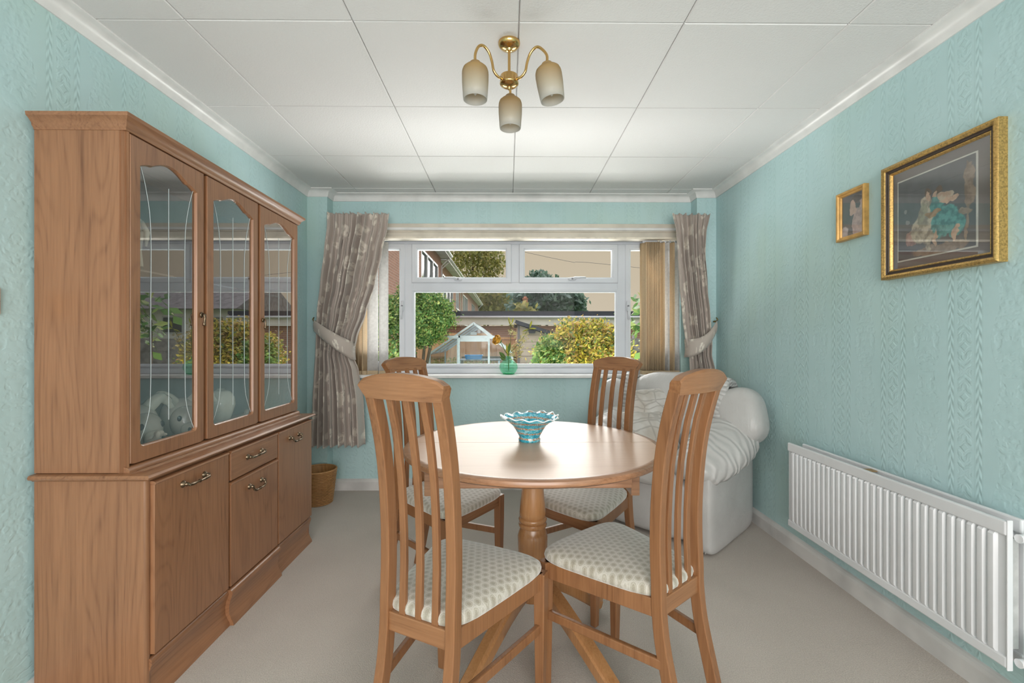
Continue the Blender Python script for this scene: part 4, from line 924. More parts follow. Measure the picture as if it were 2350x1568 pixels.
# ------------------------------------------------------------------ leather armchair in the corner
SA = math.radians(134)
sf = thing('armchair', (1.045, 3.01, 0), 'cream leather armchair with puffy arms in the corner under the right curtain', 'armchair', rz=SA, local=True)
def rot(ax, deg): return Matrix.Rotation(math.radians(deg), 3, ax)
def wrink(amp, fr, seed):
    def f(p):
        q_ = noise.noise(Vector((p.x * fr + seed, p.y * fr, p.z * fr))); return p * (1 + amp * q_)
    return f
m = MB(); m.sell((0, .0, .20), (.30, .31, .19), .25, .3, 40, 20); m.build('base', M['leather'], sf, smooth=2)
m = MB(); m.sell((0, .06, .40), (.25, .31, .10), .5, .45, 40, 20, fn=wrink(.04, 5, 2)); m.build('seat_cushion', M['crease'], sf, smooth=2)
for s in (-1, 1):
    # outer arm panel: flat tall side with rounded edges
    m = MB(); m.sell((s * .375, .01, .265), (.075, .345, .262), .22, .28, 44, 24); o = m.build('arm_panel', M['leather'], sf, smooth=2)
    part(MB().tube(smoothpath([(s * .405, .335, .02), (s * .41, .340, .2), (s * .405, .335, .36), (s * .37, .32, .47)], 6), .004, 6), 'piping', M['leather'], o, smooth=2)
    # puffy arm pad sweeping down to the front and over the side
    C = smoothpath([(s * .30, -.34, .60), (s * .345, -.22, .645), (s * .375, -.06, .615), (s * .375, .10, .565), (s * .355, .25, .505), (s * .335, .345, .455), (s * .33, .375, .435)], 5)
    A = [.10, .155, .175, .17, .155, .12, .04]; B = [.08, .125, .125, .115, .10, .075, .02]; rings = []
    for i, c in enumerate(C):
        k = min(5, i // 5); t_ = (i - 5 * k) / 5; a = A[k] * (1 - t_) + A[k + 1] * t_; b = B[k] * (1 - t_) + B[k + 1] * t_
        tg = (C[min(i + 1, len(C) - 1)] - C[max(0, i - 1)]).normalized(); lat = Vector((1, 0, 0)); up = lat.cross(tg).normalized()
        if up.z < 0: up = -up
        rg = []
        for j in range(40):
            th = 2 * PI * j / 40; w = 1 + .025 * math.sin(i * 2.1 + 2 * math.sin(th * 2)) 
            x = a * math.cos(th) * w; z = b * math.copysign(abs(math.sin(th)) ** .85, math.sin(th)) * w
            z -= .45 * max(0, s * x) ** 1 * .55 if s * x > 0 else 0
            rg.append(c + lat * x + up * z)
        rings.append(rg)
    MB().loft(rings).build('arm_pad', M['crease'], sf, smooth=2)
# back: inner cushion and a wide three-lobed top roll
m = MB(); m.sell((0, -.24, .42), (.36, .10, .40), .35, .5, 40, 20); m.build('back_panel', M['leather'], sf, smooth=2)
m = MB(); m.sell((0, -.10, .60), (.24, .10, .14), .7, .7, 40, 20, rot('X', 12), wrink(.08, 7, 3)); m.build('lumbar_cushion', M['leather'], sf, smooth=2)
RX = rot('X', 14)
for cx_, rx_, rz_, ry_, nm, ky in ((-.44, .140, .175, .115, 'back_lobe', 14), (.44, .140, .175, .115, 'back_lobe', -14), (0, .345, .20, .12, 'back_lobe', 0)):
    m = MB(); R2 = Matrix.Rotation(math.radians(ky), 3, 'Y') @ RX
    m.sell((cx_, -.165 + .06 * (abs(cx_) > .1), .775 - .045 * (abs(cx_) > .1)), (rx_, ry_, rz_), .75, .62, 44, 26, R2, wrink(.05, 6, cx_ * 9)); m.build(nm, M['leather'], sf, smooth=2)
for s in (-1, 1):
    rings = []
    for i in range(60):
        a = PI * (-.35 + 1.25 * i / 59); ce = lambda v_: math.copysign(abs(v_) ** .7, v_); wob = 1 + .022 * math.sin(i * 1.9) + .012 * math.sin(i * 3.7)
        n_ = Vector((0, math.cos(a) * 1.3, math.sin(a))).normalized(); cc = Vector((0, .116 * ce(math.cos(a)) * wob, .192 * ce(math.sin(a)) * wob)); cx_ = s * .335
        rg = []
        for dx, h in ((-1, -.016), (-.8, .0), (-.3, .008), (.3, .008), (.8, 0), (1, -.016), (.5, -.05), (-.5, -.05)):
            p = RX @ (cc + n_ * h); rg.append(Vector((cx_ + dx * .042, p.y - .135, p.z + .757)))
        rings.append(rg)
    MB().loft(rings).build('ruched_band', M['ruche'], sf, smooth=2)
# scatter cushions
q = NB('leaf_print_cushion_cloth'); v = q.coord((1, 1, 1)); w = q.noise(v, 9, 2)
d1 = q.vor(v, 8, 1, 'DISTANCE_TO_EDGE'); d2 = q.n('ShaderNodeTexWave', wave_type='RINGS'); d2.inputs['Scale'].default_value = 7; d2.inputs['Distortion'].default_value = 4; q.t.links.new(v, d2.inputs['Vector'])
ln = q.math('MAXIMUM', q.ramp(d1, [(.02, (1, 1, 1)), (.05, (0, 0, 0))]), q.ramp(d2.outputs['Fac'], [(.03, (1, 1, 1)), (.10, (0, 0, 0))]))
q.bsdf(q.mix(q.math('MULTIPLY', ln, .5), q.ramp(w, [(.35, (.46, .41, .36)), (.6, (.60, .57, .54))]), (.28, .25, .22)), .8, sheen=.3); M['cushion'] = q.m
def cushion(loc, rz, rx, label, sc=1):
    t = thing('cushion', loc, label, 'cushion', 'leaf print cushions on the armchair', rz=rz, local=True)
    def pil(p):
        return Vector((p.x, p.y * (1 - .7 * min(1, max(abs(p.x) / .19, abs(p.z) / .19)) ** 3), p.z))
    m = MB(); m.sell((0, 0, .15 * sc), (.185 * sc, .07 * sc, .185 * sc), .35, .35, 40, 24, rot('X', rx), pil); m.build('cushion_cover', M['cushion'], t, smooth=2)
cushion((.985, 3.03, .535), math.radians(28), -18, 'pale leaf print cushion leaning on the armchair back')
cushion((.885, 2.86, .47), math.radians(15), -48, 'beige leaf print cushion lying in front of the other on the armchair seat', .9)

# ------------------------------------------------------------------ vase with flowers on the sill
vx, vy, vz = WX(1167, 3.655), 3.655, .921
vs = thing('flower_vase', (vx, vy, vz), 'small swirled green glass vase on the window sill', 'vase', local=True)
prv = [(.018, 0), (.045, .005), (.064, .025), (.075, .052), (.077, .075), (.070, .102), (.050, .125), (.030, .138), (.020, .150), (.019, .165), (.022, .172)]
m = MB(); rings = []
for (r, z) in [(r * .93, z * .85) for r, z in prv] + [(r * .93 - .003, z * .85 + .002) for r, z in reversed(prv) if z > .004]:
    rings.append([(r * (1 + .035 * math.sin(12 * 2 * PI * j / 72 + z * 28)) * math.cos(2 * PI * j / 72), r * (1 + .035 * math.sin(12 * 2 * PI * j / 72 + z * 28)) * math.sin(2 * PI * j / 72), z) for j in range(72)])
m.loft(rings); m.build('vase_body', M['vase'], vs, smooth=2)
MB().lathe([(.010, .004), (.050, .007), (.050, .012), (.012, .016)], (0, 0, 0), 24).build('vase_foot', M['vase_b'], vs, smooth=2)
fl = thing('flower_bunch', (vx, vy, vz + .03), 'bunch of artificial flowers, one mustard bloom and dried sprigs, in the green vase', 'flowers', local=True)
def WP(px, py, y=vy): return Vector((WX(px, y) - vx, y - vy, WZ(1165, py, y) - vz - .03))
def stem(pts, r=.0022): return MB().tube(smoothpath([(0.0, 0, .0), (0, 0, .12)] + pts, 5), r, 6).build('stem', M['stem'], fl, smooth=2)
hd = WP(1147, 784, vy - .02)
s0 = stem([WP(1160, 808), hd + Vector((.02, 0, -.03)), hd + Vector((.008, 0, -.01))], .003)
m = MB()
def petal(m, c, axis, r, op, n, ln, wd):
    ax = axis.normalized(); a = ax.orthogonal().normalized(); b = ax.cross(a)
    for k in range(n):
        th = 2 * PI * k / n + r * 40; d = a * math.cos(th) + b * math.sin(th); sd = ax.cross(d)
        rings = []
        for i in range(7):
            t = i / 6; w = wd * math.sin(PI * (.12 + .8 * t)) ; p = c + ax * (ln * t) + d * (r + op * math.sin(t * 2.2))
            rings.append([p - sd * w + d * w * -.25, p + d * w * .12, p + sd * w + d * w * -.25])
        m.loft(rings, closed=False)
ax = Vector((-.7, -.45, .38))
petal(m, hd, ax, .008, .034, 7, .05, .026); petal(m, hd + ax * .005, ax, .004, .018, 5, .052, .02); petal(m, hd + ax * .01, ax, .001, .008, 4, .045, .014)
m.build('bloom', M['petal'], fl, smooth=2, solid=.001)
MB().sell(tuple(hd + ax * .004), (.018, .018, .018), 1, 1, 14, 10).build('calyx', M['stem'], fl, smooth=2)
def leaf(c, d, ln, w, mat, name='leaf', up=Vector((0, -1, .2))):
    d = d.normalized(); sd = d.cross(up).normalized(); rings = []
    for i in range(8):
        t = i / 7; p = c + d * ln * t + up * (.25 * ln * t * t * -.3); ww = w * math.sin(PI * min(.98, .06 + .9 * t)); rings.append([p - sd * ww, p + up * ww * .25, p + sd * ww])
    return MB().loft(rings, closed=False).build(name, mat, fl, smooth=2, solid=.0008)
lg = simple('yellow_green_blade', (.42, .42, .04), .5, nscale=40, namt=.2)
for (px, py, tx, ty, ln, w, mt) in ((1167, 822, 1160, 770, .12, .012, lg), (1165, 815, 1172, 775, .10, .011, M['stem']), (1160, 822, 1138, 800, .07, .016, M['stem']), (1162, 828, 1140, 815, .06, .012, M['stem']),
                                (1172, 748, 1165, 722, .075, .007, lg), (1173, 745, 1181, 724, .06, .006, lg), (1216, 752, 1220, 738, .06, .008, lg), (1214, 754, 1232, 754, .06, .007, lg), (1212, 756, 1196, 762, .05, .006, lg)):
    a, b = WP(px, py), WP(tx, ty); leaf(a, b - a, ln, w, mt)
stem([WP(1171, 800), WP(1172, 770), WP(1172, 745)]); stem([WP(1180, 800), WP(1200, 775), WP(1213, 755)]); stem([WP(1172, 812), WP(1190, 800), WP(1200, 785)])
rn = random.Random(5)
for (px, py, n, sp_) in ((1176, 765, 20, 9), (1182, 812, 46, 15), (1192, 798, 30, 13), (1200, 782, 16, 9), (1174, 745, 6, 5), (1204, 768, 10, 6)):
    m = MB()
    for k in range(n):
        c = WP(px + rn.gauss(0, sp_ * .5), py + rn.gauss(0, sp_ * .5), vy + rn.uniform(-.03, .03)); d = Vector((rn.uniform(-1, 1), rn.uniform(-1, .6), rn.uniform(-.5, 1))).normalized(); sd = d.orthogonal().normalized()
        L_ = rn.uniform(.022, .040); w = L_ * .30
        m.add([c, c + d * L_ * .5 + sd * w, c + d * L_, c + d * L_ * .5 - sd * w], [(0, 1, 2, 3)])
    tag(m.build('dried_sprig', M['dried'], fl), kind='stuff')

# ------------------------------------------------------------------ outside: garden, garages, houses
GZ = -.30
tag(MB().box(-60, 70, YB + .3, 120, GZ - .3, GZ).build('floor_garden', M['grass']), kind='structure')
def crown(m, c, r, n, ls, seed, flat=.0):
    rn = random.Random(seed)
    for k in range(n):
        while True:
            d = Vector((rn.uniform(-1, 1), rn.uniform(-1, 1), rn.uniform(-1, 1)))
            if 0 < d.length < 1: break
        rad = d.length ** .35; d.normalize(); lump = 1 + .55 * noise.noise(d * 2.6 + Vector((seed, 0, 0))) + (.35 * rn.random() ** 6)
        p = Vector((c[0] + d.x * r[0] * rad * lump, c[1] + d.y * r[1] * rad * lump, c[2] + d.z * r[2] * rad * lump))
        a = Vector((rn.gauss(0, 1), rn.gauss(0, 1), rn.gauss(0, 1))).normalized(); b = a.orthogonal().normalized(); L_ = ls * rn.uniform(.6, 1.3)
        m.add([p, p + a * L_ * .5 + b * L_ * .3, p + a * L_, p + a * L_ * .5 - b * L_ * .3], [(0, 1, 2, 3)])
    return m
def tree(name, x, y, zc, r, n, ls, mt, label, cat='tree', seed=1, crowns=None, trunks=((0, 0),), tr=.05, core=None, group=None):
    t = thing(name, (x, y, GZ), label, cat, group)
    m = MB()
    for i, (dx, dy, dz, k) in enumerate(crowns or ((0, 0, 0, 1),)):
        crown(m, (x + dx * r[0], y + dy * r[1], zc + dz * r[2]), tuple(a * k for a in r), int(n * k * k), ls, seed + i)
    tag(m.build('foliage', mt, t), kind='stuff')
    for i, (dx, lean) in enumerate(trunks):
        MB().tube(smoothpath([(x + dx * .3, y, GZ), (x + dx * .6, y, GZ + (zc - GZ) * .5), (x + dx + lean, y, zc)], 4), [tr] * 4 + [tr * .75] * 4 + [tr * .5], 8).build('trunk', M['bark'], t, smooth=2)
    return t
def G(px, py, Y): return WX(px, Y), WZ(px, py, Y)
def sz(pxw, Y): return pxw * Y / F
# row of houses running away on the left
XH = -3.15; EZ = 5.15
def house(name, ya, yb, label, stag=0, W_=()):
    t = thing(name, (XH - 3, ya, GZ), label, 'house', 'row of brick houses')
    x = XH + stag
    wins = []
    for a_, b_ in W_: wins.append((a_, b_, 3.25, 4.6))
    # brick facade with the window openings left free
    m = MB(); ys = sorted({ya, yb} | {w[0] for w in wins if w[2] > 2} | {w[1] for w in wins if w[2] > 2})
    def col(a, b, z0, z1): m.box(x - .25, x, a, b, z0, z1)
    prev = ya
    for w in [w for w in wins if w[2] > 2]:
        col(prev, w[0], GZ, EZ); col(w[0], w[1], GZ, w[2]); col(w[0], w[1], w[3], EZ); prev = w[1]
    col(prev, yb, GZ, EZ); m.box(x - 7, x - .25, ya, ya + .25, GZ, EZ); m.box(x - 7, x - .25, yb - .25, yb, GZ, EZ)
    m.build('brick_wall', M['brick_y'], t)
    for w in [w for w in wins if w[2] > 2]:
        f = MB(); f.box(x - .10, x + .01, w[0], w[0] + .08, w[2], w[3]); f.box(x - .10, x + .01, w[1] - .08, w[1], w[2], w[3]); f.box(x - .10, x + .01, w[0], w[1], w[2], w[2] + .08); f.box(x - .10, x + .01, w[0], w[1], w[3] - .08, w[3])
        for q_ in (.33, .66): f.box(x - .10, x + .01, w[0] + (w[1] - w[0]) * q_ - .05, w[0] + (w[1] - w[0]) * q_ + .05, w[2], w[3])
        f.box(x - .02, x + .08, w[0] - .05, w[1] + .05, w[2] - .06, w[2])
        o = f.build('window', M['white_pvc'], t)
        part(MB().box(x - .08, x - .06, w[0], w[1], w[2], w[3]), 'pane', M['gp'], o)
        MB().box(x, x + .03, w[0], w[1], w[2] - .9, w[2] - .08).build('cladding_panel', M['fascia'], t)
    # roof with eaves, soffit, fascia, gutter
    ov = .45
    MB().prism([(x + ov, EZ + .12), (x - 3.5, EZ + 2.3), (x - 7.4, EZ + .12), (x - 7.4, EZ - .02), (x - 3.5, EZ + 2.1), (x + ov, EZ - .02)], 'y', ya - .1, yb + .1).build('roof', M['slate'], t)
    MB().box(x, x + ov, ya - .1, yb + .1, EZ - .06, EZ - .03).build('soffit', M['fascia'], t)
    MB().box(x + ov, x + ov + .02, ya - .1, yb + .1, EZ - .12, EZ + .10).build('fascia', M['fascia'], t)
    MB().tube([(x + ov + .06, ya - .1, EZ + .03), (x + ov + .06, yb + .1, EZ + .03)], .055, 8).build('gutter', M['fascia'], t, smooth=2)
    MB().tube([(x + ov + .06, yb - .2, EZ), (x + .06, yb - .2, EZ - .45), (x + .06, yb - .2, GZ)], .04, 8).build('downpipe', M['fascia'], t, smooth=2)
    MB().tube([(x + ov + .06, ya + .3, EZ), (x + .06, ya + .3, EZ - .45), (x + .06, ya + .3, GZ)], .04, 8).build('downpipe', M['fascia'], t, smooth=2)
    return t
house('brick_house', 9.5, 21.5, 'nearest brick house of the row on the left, white eaves above its windows', 0, ((16.6, 20.6),))
house('brick_house', 22.0, 31.5, 'second brick house of the row on the left, seen above the garage roof', -.15, ((23, 27.5), (29, 30.8)))
house('brick_house', 32.0, 50, 'farthest brick house of the row on the left, meeting the trees', -.1, ((33, 37), (41, 45)))
# garage row
ga = thing('garage_block', (2, 17, GZ), 'long low brick garage with black flat roof and white fascia', 'garage')
YG = 17.0; xa, xb = WX(1018, YG), WX(1640, YG)
MB().box(xa, xb, YG, YG + 5, GZ, WZ(1165, 748, YG)).build('brick_wall', M['brick_x'], ga)
MB().box(xa - .2, xb, YG - .22, YG + 5.2, WZ(1165, 727, YG), WZ(1165, 715, YG)).build('roof_felt', M['felt'], ga)
MB().box(xa - .2, xb, YG - .2, YG, WZ(1165, 746, YG), WZ(1165, 729, YG)).build('fascia', M['fascia'], ga)
MB().tube([(xa - .2, YG - .26, WZ(1165, 729, YG)), (xb, YG - .26, WZ(1165, 729, YG))], .05, 8).build('gutter', M['white_pvc'], ga, smooth=2)
MB().tube([(WX(1099, YG), YG - .12, WZ(1165, 731, YG)), (WX(1099, YG), YG - .08, GZ)], .16 * .45, 10).build('downpipe', M['fascia'], ga, smooth=2)
# fence behind the greenhouse
YFn = 11.0
fe = thing('timber_fence', (-1.5, YFn, GZ), 'orange brown closeboard timber fence at the end of the garden', 'fence')
x = WX(880, YFn); k = 0; brd = None
while x < WX(1180, YFn):
    o = MB().box(x, x + .118, YFn + .006 * (k % 2), YFn + .02 + .006 * (k % 2), GZ, WZ(1165, 781, YFn) + .012 * ((k * 37) % 5) / 5).build('fence_board', M['fence'], fe)
    x += .124; k += 1
MB().box(WX(878, YFn), WX(1184, YFn), YFn - .03, YFn + .0, WZ(1165, 779, YFn) - .0, WZ(1165, 774, YFn)).build('top_rail', M['fence'], fe)
MB().box(WX(1030, YFn), WX(1130, YFn), YFn - .05, YFn - .01, WZ(1165, 770, YFn), WZ(1165, 765, YFn)).build('trellis_rail', M['fence'], fe)
MB().box(WX(1060, YFn), WX(1184, YFn), YFn - .05, YFn - .01, WZ(1165, 826, YFn), WZ(1165, 818, YFn)).build('lower_rail', M['bark'], fe)
a, b = G(886, 826, YFn - .08), G(918, 788, YFn - .08)
MB().bar([(a[0], YFn - .08, a[1]), (b[0], YFn - .08, b[1])], .06, .05, lat=(0, 1, 0)).build('diagonal_brace', M['fence'], fe)
# shed with horizontal boards
YS = 9.5
sh = thing('garden_shed', (WX(1240, YS), YS, GZ), 'beige board clad shed with dark sloping roof beyond the vase', 'shed')
x0, x1 = WX(1190, YS), WX(1330, YS); z = GZ; k = 0; zt = WZ(1190, 747, YS); h_ = .147
def roofz(x): return zt - (x - x0) * (WZ(1190, 742, YS) - WZ(1275, 769, YS)) / (WX(1275, YS) - x0)
while z < zt:
    z1_ = min(z + h_ - .010, zt); xe = x1
    poly = [(x0, z), (x1, z), (x1, z1_), (x0, z1_)]
    if roofz(x1) < z1_:
        xr = x0 + (zt - z1_) / (zt - roofz(x1)) * (x1 - x0); xr0 = x0 + (zt - z) / (zt - roofz(x1)) * (x1 - x0)
        poly = [(x0, z), (min(x1, xr0), z), (max(x0 + .01, xr), z1_), (x0, z1_)]
    MB().prism(poly, 'y', YS, YS + .025).build('cladding_board', M['shed'], sh); z += h_
MB().prism([(x0, GZ), (x1, GZ), (x1, roofz(x1)), (x0, zt)], 'y', YS + .026, YS + 2.4).build('shed_body', M['shed'], sh)
MB().prism([(x0 - .06, zt + .03), (x1 + .1, roofz(x1) - .02), (x1 + .1, roofz(x1) + .06), (x0 - .06, zt + .11)], 'y', YS - .12, YS + 2.5).build('roof', M['felt'], sh)
MB().box(x0 - .02, x0 + .03, YS - .015, YS + .03, GZ, zt).build('corner_strip', M['slate'], sh)
lm = thing('wall_lamp', (WX(1221, YS), YS, WZ(1221, 765, YS)), 'dark wedge shaped lamp on the shed wall', 'lamp')
a, b = WX(1212, YS), WX(1230, YS)
MB().prism([(a + .02, WZ(1165, 765, YS)), (b - .025, WZ(1165, 765, YS)), (b, WZ(1165, 757, YS)), (a, WZ(1165, 757, YS))], 'y', YS - .08, YS - .001).build('lamp_body', M['felt'], lm)
# greenhouse
YH = 7.6
gh = thing('greenhouse', (WX(1087, YH), YH, GZ), 'aluminium greenhouse with pitched glass roof seen end on', 'greenhouse')
def P3(px, py, Y): return Vector((WX(px, Y), Y, WZ(px, py, Y)))
pk, el, er = P3(1087, 742, YH), P3(986, 812, YH), P3(1176, 812, YH)
DZ = 1.9
bars = MB
def gb(a, b, w=.032, nm='frame_bar'): MB().bar([a, b], w, w, lat=(0, 1, 0) if abs((b - a).y) < .1 else (1, 0, 0)).build(nm, M['alu'], gh)
bk_ = Vector((0, DZ, 0)); dn = lambda p: Vector((p.x, p.y, GZ))
for a, b in ((el, pk), (pk, er), (el, dn(el)), (er, dn(er)), (el + bk_, pk + bk_), (pk + bk_, er + bk_), (el + bk_, dn(el) + bk_), (er + bk_, dn(er) + bk_), (pk, pk + bk_), (el, el + bk_), (er, er + bk_)): gb(a, b)
d0, d1 = P3(1051, 774, YH), P3(1122, 774, YH)
gb(d0, dn(d0)); gb(d1, dn(d1)); gb(P3(1030, 774, YH), P3(1145, 774, YH), .05); gb(P3(1051, 780, YH - .03), P3(1122, 780, YH - .03), .06, 'door_rail')
for k in (1, 2): gb(el + bk_ * k / 3, pk + bk_ * k / 3, .03, 'glazing_bar'); gb(er + bk_ * k / 3, pk + bk_ * k / 3, .03, 'glazing_bar')
def gpane(pts): MB().add([tuple(p) for p in pts], [tuple(range(len(pts)))]).build('glass_sheet', M['gh_glass'], gh, solid=.004)
gpane([el, pk, pk + bk_, el + bk_]); gpane([pk, er, er + bk_, pk + bk_]); gpane([el, dn(el), dn(er), er, pk])
gpane([el, dn(el), dn(el) + bk_, el + bk_])
o = MB().box(WX(1080, YH + .5), WX(1094, YH + .5), YH + .5, YH + .52, WZ(1165, 768, YH), WZ(1165, 761, YH)).build('hanging_label', M['fascia'], gh)
st = thing('plant_staging', (WX(1110, YH), YH + 1, GZ), 'grey slatted staging bench inside the greenhouse', 'bench')
xs, xe = WX(1055, YH + 1), WX(1150, YH + 1)
for i in range(4): MB().box(xs, xe, YH + .7 + .14 * i, YH + .8 + .14 * i, WZ(1165, 824, YH + 1) - .02, WZ(1165, 824, YH + 1)).build('bench_slat', M['stone'], st)
for xx in (xs + .02, xe - .05): MB().box(xx, xx + .03, YH + .7, YH + 1.22, GZ, WZ(1165, 824, YH + 1) - .02).build('bench_leg', M['alu'], st)
tr_ = thing('seed_tray', (WX(1087, YH + .9), YH + .9, WZ(1165, 824, YH + 1)), 'bright blue plastic seed tray on the greenhouse staging', 'tray')
a, b = WX(1068, YH + .9), WX(1107, YH + .9); z0_ = WZ(1165, 824, YH + 1)
m = MB(); rr_ = lambda i, z: [(a + i, YH + .78 + i, z), (b - i, YH + .78 + i, z), (b - i, YH + 1.05 - i, z), (a + i, YH + 1.05 - i, z)]
m.loft([rr_(.02, z0_), rr_(.0, z0_ + .07), rr_(-.01, z0_ + .07), rr_(-.01, z0_ + .08), rr_(.01, z0_ + .08), rr_(.03, z0_ + .01)]); m.build('tray_body', M['blue'], tr_)
mf = thing('metal_frame', (WX(1010, 7.0), 7.0, GZ), 'thin bare metal post frame beside the greenhouse', 'frame')
for px in (983,): MB().box(WX(px, 7.0), WX(px, 7.0) + .03, 7.0, 7.03, GZ, WZ(1165, 771, 7.0)).build('post', M['alu'], mf)
MB().box(WX(983, 7.0), WX(1055, 7.0), 7.0, 7.03, WZ(1165, 775, 7.0), WZ(1165, 771, 7.0)).build('cross_bar', M['alu'], mf)
MB().box(WX(1052, 7.0), WX(1055, 7.0), 7.0, 7.03, GZ, WZ(1165, 771, 7.0)).build('post', M['alu'], mf)
# planting
x, z = G(975, 700, 6.6)
tree('garden_tree', G(968, 720, 6.6)[0], 6.6, WZ(1165, 728, 6.6), (.36, .40, .36), 11000, .042, M['leaf_green'], 'green leafy small tree in the garden behind the left of the window', seed=3, crowns=((0, 0, 0, 1), (-.3, 0, .75, .65), (.6, 0, .1, .6), (-.75, .2, .1, .6), (.1, 0, -.35, .75)), trunks=((0, .08), (.06, .16), (-.08, -.1)), tr=.028)
tree('yellow_shrub', G(1335, 800, 5.8)[0], 5.8, WZ(1165, 812, 5.8), (.46, .4, .36), 8500, .048, M['leaf_yellow'], 'yellow and green shrub filling the right of the garden view', 'shrub', seed=11, crowns=((0, 0, 0, 1), (.45, .1, .25, .75), (.05, 0, .45, .7), (-.35, 0, -.1, .75), (.7, .2, -.2, .7)), trunks=((0, .1), (.1, .2)), tr=.02)
tree('green_shrub', G(1262, 810, 5.5)[0], 5.5, WZ(1165, 822, 5.5), (.17, .2, .22), 2000, .05, M['leaf_green'], 'dark green leafy shrub at the left foot of the yellow shrub', 'shrub', seed=17, tr=.015)
tree('low_shrub', G(1040, 850, 10.1)[0], 10.1, WZ(1165, 852, 10.1), (1.0, .3, .22), 1500, .07, M['leaf_olive'], 'low olive shrub seen through the greenhouse glass', 'shrub', seed=21, tr=.015)
tree('large_leaf_plant', G(1475, 730, 5.2)[0], 5.2, WZ(1165, 735, 5.2), (.15, .2, .30), 90, .14, M['leaf_green'], 'plant with big drooping green leaves right of the mullion', 'plant', seed=23, tr=.02, trunks=((0, 0),))
tree('side_shrub', -1.80, 6.4, 1.15, (.40, .45, .58), 4500, .055, M['leaf_green'], 'tall green shrub seen through the left side window pane', 'shrub', seed=27, crowns=((0, 0, 0, 1), (.1, .1, .75, .45)), tr=.03)
# distant trees
def far(px, py, wpx, hpx, Y, n, ls, mt, label, seed, **kw):
    x_, z_ = G(px, py, Y); tree('distant_tree', x_, Y, z_, (sz(wpx / 2, Y), sz(wpx / 2.4, Y), sz(hpx / 2, Y)), n, ls, mt, label, seed=seed, tr=.18, **kw)
far(1085, 600, 125, 110, 56, 1700, .48, M['leaf_olive'], 'tall loose leaved birch tree above the house eaves', 31, crowns=((0, 0, 0, 1), (.6, 0, -.1, .55), (-.7, 0, .2, .6), (.2, 0, .5, .6)))
far(1120, 695, 130, 75, 64, 3000, .7, M['leaf_olive'], 'olive tree rising behind the garage roof left of the chimney', 37)
far(1065, 700, 90, 60, 72, 2200, .8, M['leaf_dark'], 'grey green tree between the house row and the garage', 41)
far(1255, 690, 140, 78, 48, 5200, .55, M['leaf_dark'], 'large dark blue green tree behind the garage roof', 43, crowns=((0, 0, 0, 1), (.55, 0, -.2, .6), (-.3, 0, .3, .6)))
far(1238, 640, 50, 26, 50, 500, .5, M['leaf_dark'], 'dark treetop poking into the upper right pane', 47)
far(1330, 712, 26, 26, 60, 300, .6, M['leaf_dark'], 'small dark conifer tip on the skyline above the garage', 51)
far(1205, 730, 60, 50, 40, 900, .5, M['leaf_olive'], 'yellowish tree below the red chimney', 53)
chm = thing('chimney', (WX(1205, 42), 42, GZ), 'red brick chimney stack among the distant trees', 'chimney')
MB().box(WX(1200, 42), WX(1211, 42), 42, 42.6, GZ, WZ(1165, 686, 42)).build('stack', M['brick_soft'], chm)
MB().box(WX(1199, 42), WX(1212, 42), 41.9, 42.7, WZ(1165, 686, 42), WZ(1165, 684, 42)).build('cap', M['brick_soft'], chm)
MB().tube([(WX(1205.5, 42), 42.3, WZ(1165, 684, 42)), (WX(1205.5, 42), 42.3, WZ(1165, 680, 42))], .14, 8).build('pot', M['brick_soft'], chm)
ow = thing('overhead_cable', (4, 30, 9), 'thin overhead cable crossing the sky in the upper right pane', 'cable')
MB().tube(smoothpath([(-3, 30, 8.0), tuple(P3(1300, 599, 30)), tuple(P3(1405, 608, 30)), (30, 34, 4.5)], 5), .012, 5).build('cable', M['steel'], ow)
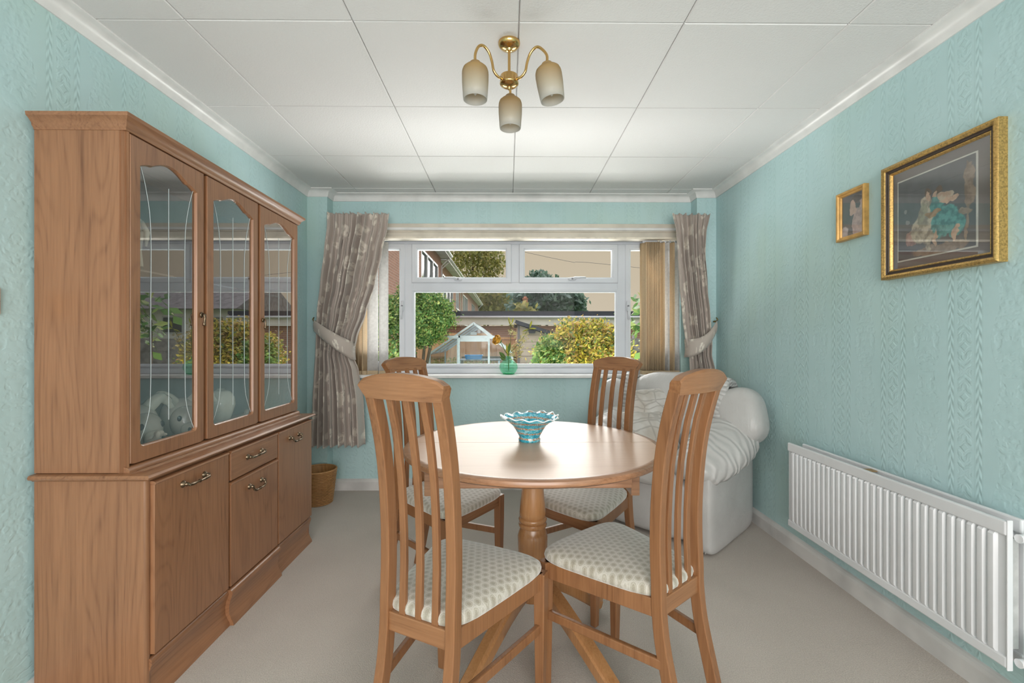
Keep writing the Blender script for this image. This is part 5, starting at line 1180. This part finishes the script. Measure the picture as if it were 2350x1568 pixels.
# garden wall at the right: concrete posts and rough panels
cw = thing('garden_wall', (2.6, 8, GZ), 'grey stone garden wall with concrete posts right of the mullion', 'wall')
YW = 8.0
for i, (pa, pb) in enumerate(((1425, 1455), (1461, 1560), (1566, 1700))):
    for r_ in range(7):
        z_ = GZ + r_ * .22
        if z_ > WZ(1165, 775, YW): break
        MB().box(WX(pa, YW), WX(pb, YW), YW + .02 + .01 * (r_ % 2), YW + .12, z_, z_ + .21).build('wall_block', M['stone'], cw)
for px in (1458, 1563): MB().box(WX(px - 3, YW), WX(px + 3, YW), YW - .02, YW + .14, GZ, WZ(1165, 768, YW)).build('concrete_post', M['stone'], cw)
# further right, seen mirrored in the cabinet glass
def block(x0, x1, y0, y1, ez, label):
    t = thing('grey_roofed_house', ((x0 + x1) / 2, y0, GZ), label, 'house', 'grey roofed houses')
    MB().box(x0, x1, y0, y1, GZ, ez).build('wall', M['fascia'], t)
    MB().prism([(y0 - .4, ez), (y1 + .4, ez), ((y0 + y1) / 2, ez + 2.0)], 'x', x0 - .3, x1 + .3).build('roof', M['slate'], t)
    for k in range(3):
        xx = x0 + (k + .5) * (x1 - x0) / 3
        o = MB().box(xx - .6, xx + .6, y0 - .03, y0 + .02, ez - 1.4, ez - .4).build('window', M['white_pvc'], t); part(MB().box(xx - .52, xx + .52, y0 - .04, y0 - .02, ez - 1.32, ez - .48), 'pane', M['gp'], o)
block(13, 20, 26, 33, 3.0, 'grey roofed house mirrored in the middle cabinet door'); block(21.5, 29, 27, 34, 3.0, 'farther grey roofed house mirrored in the cabinet door')
tree('distant_tree', 13.0, 17, 1.6, (1.6, 1.2, 1.3), 2600, .22, M['leaf_green'], 'bushy tree to the right, mirrored in the first cabinet door', seed=61, tr=.1)
tree('distant_tree', 22.0, 20, 1.8, (1.8, 1.2, 1.2), 2200, .24, M['leaf_olive'], 'round tree farther right, mirrored in the first cabinet door', seed=63, tr=.1)
cf = thing('timber_fence', (8, 12.2, GZ), 'grey boundary fence at the far right of the garden', 'fence')
for i in range(22): MB().box(5.2 + i * .6, 5.78 + i * .6, 12.2, 12.24, GZ, 1.05).build('fence_panel', M['stone'], cf)

for o_ in list(bpy.data.objects):
    for k_ in ('_w', '_o'):
        if k_ in o_: del o_[k_]
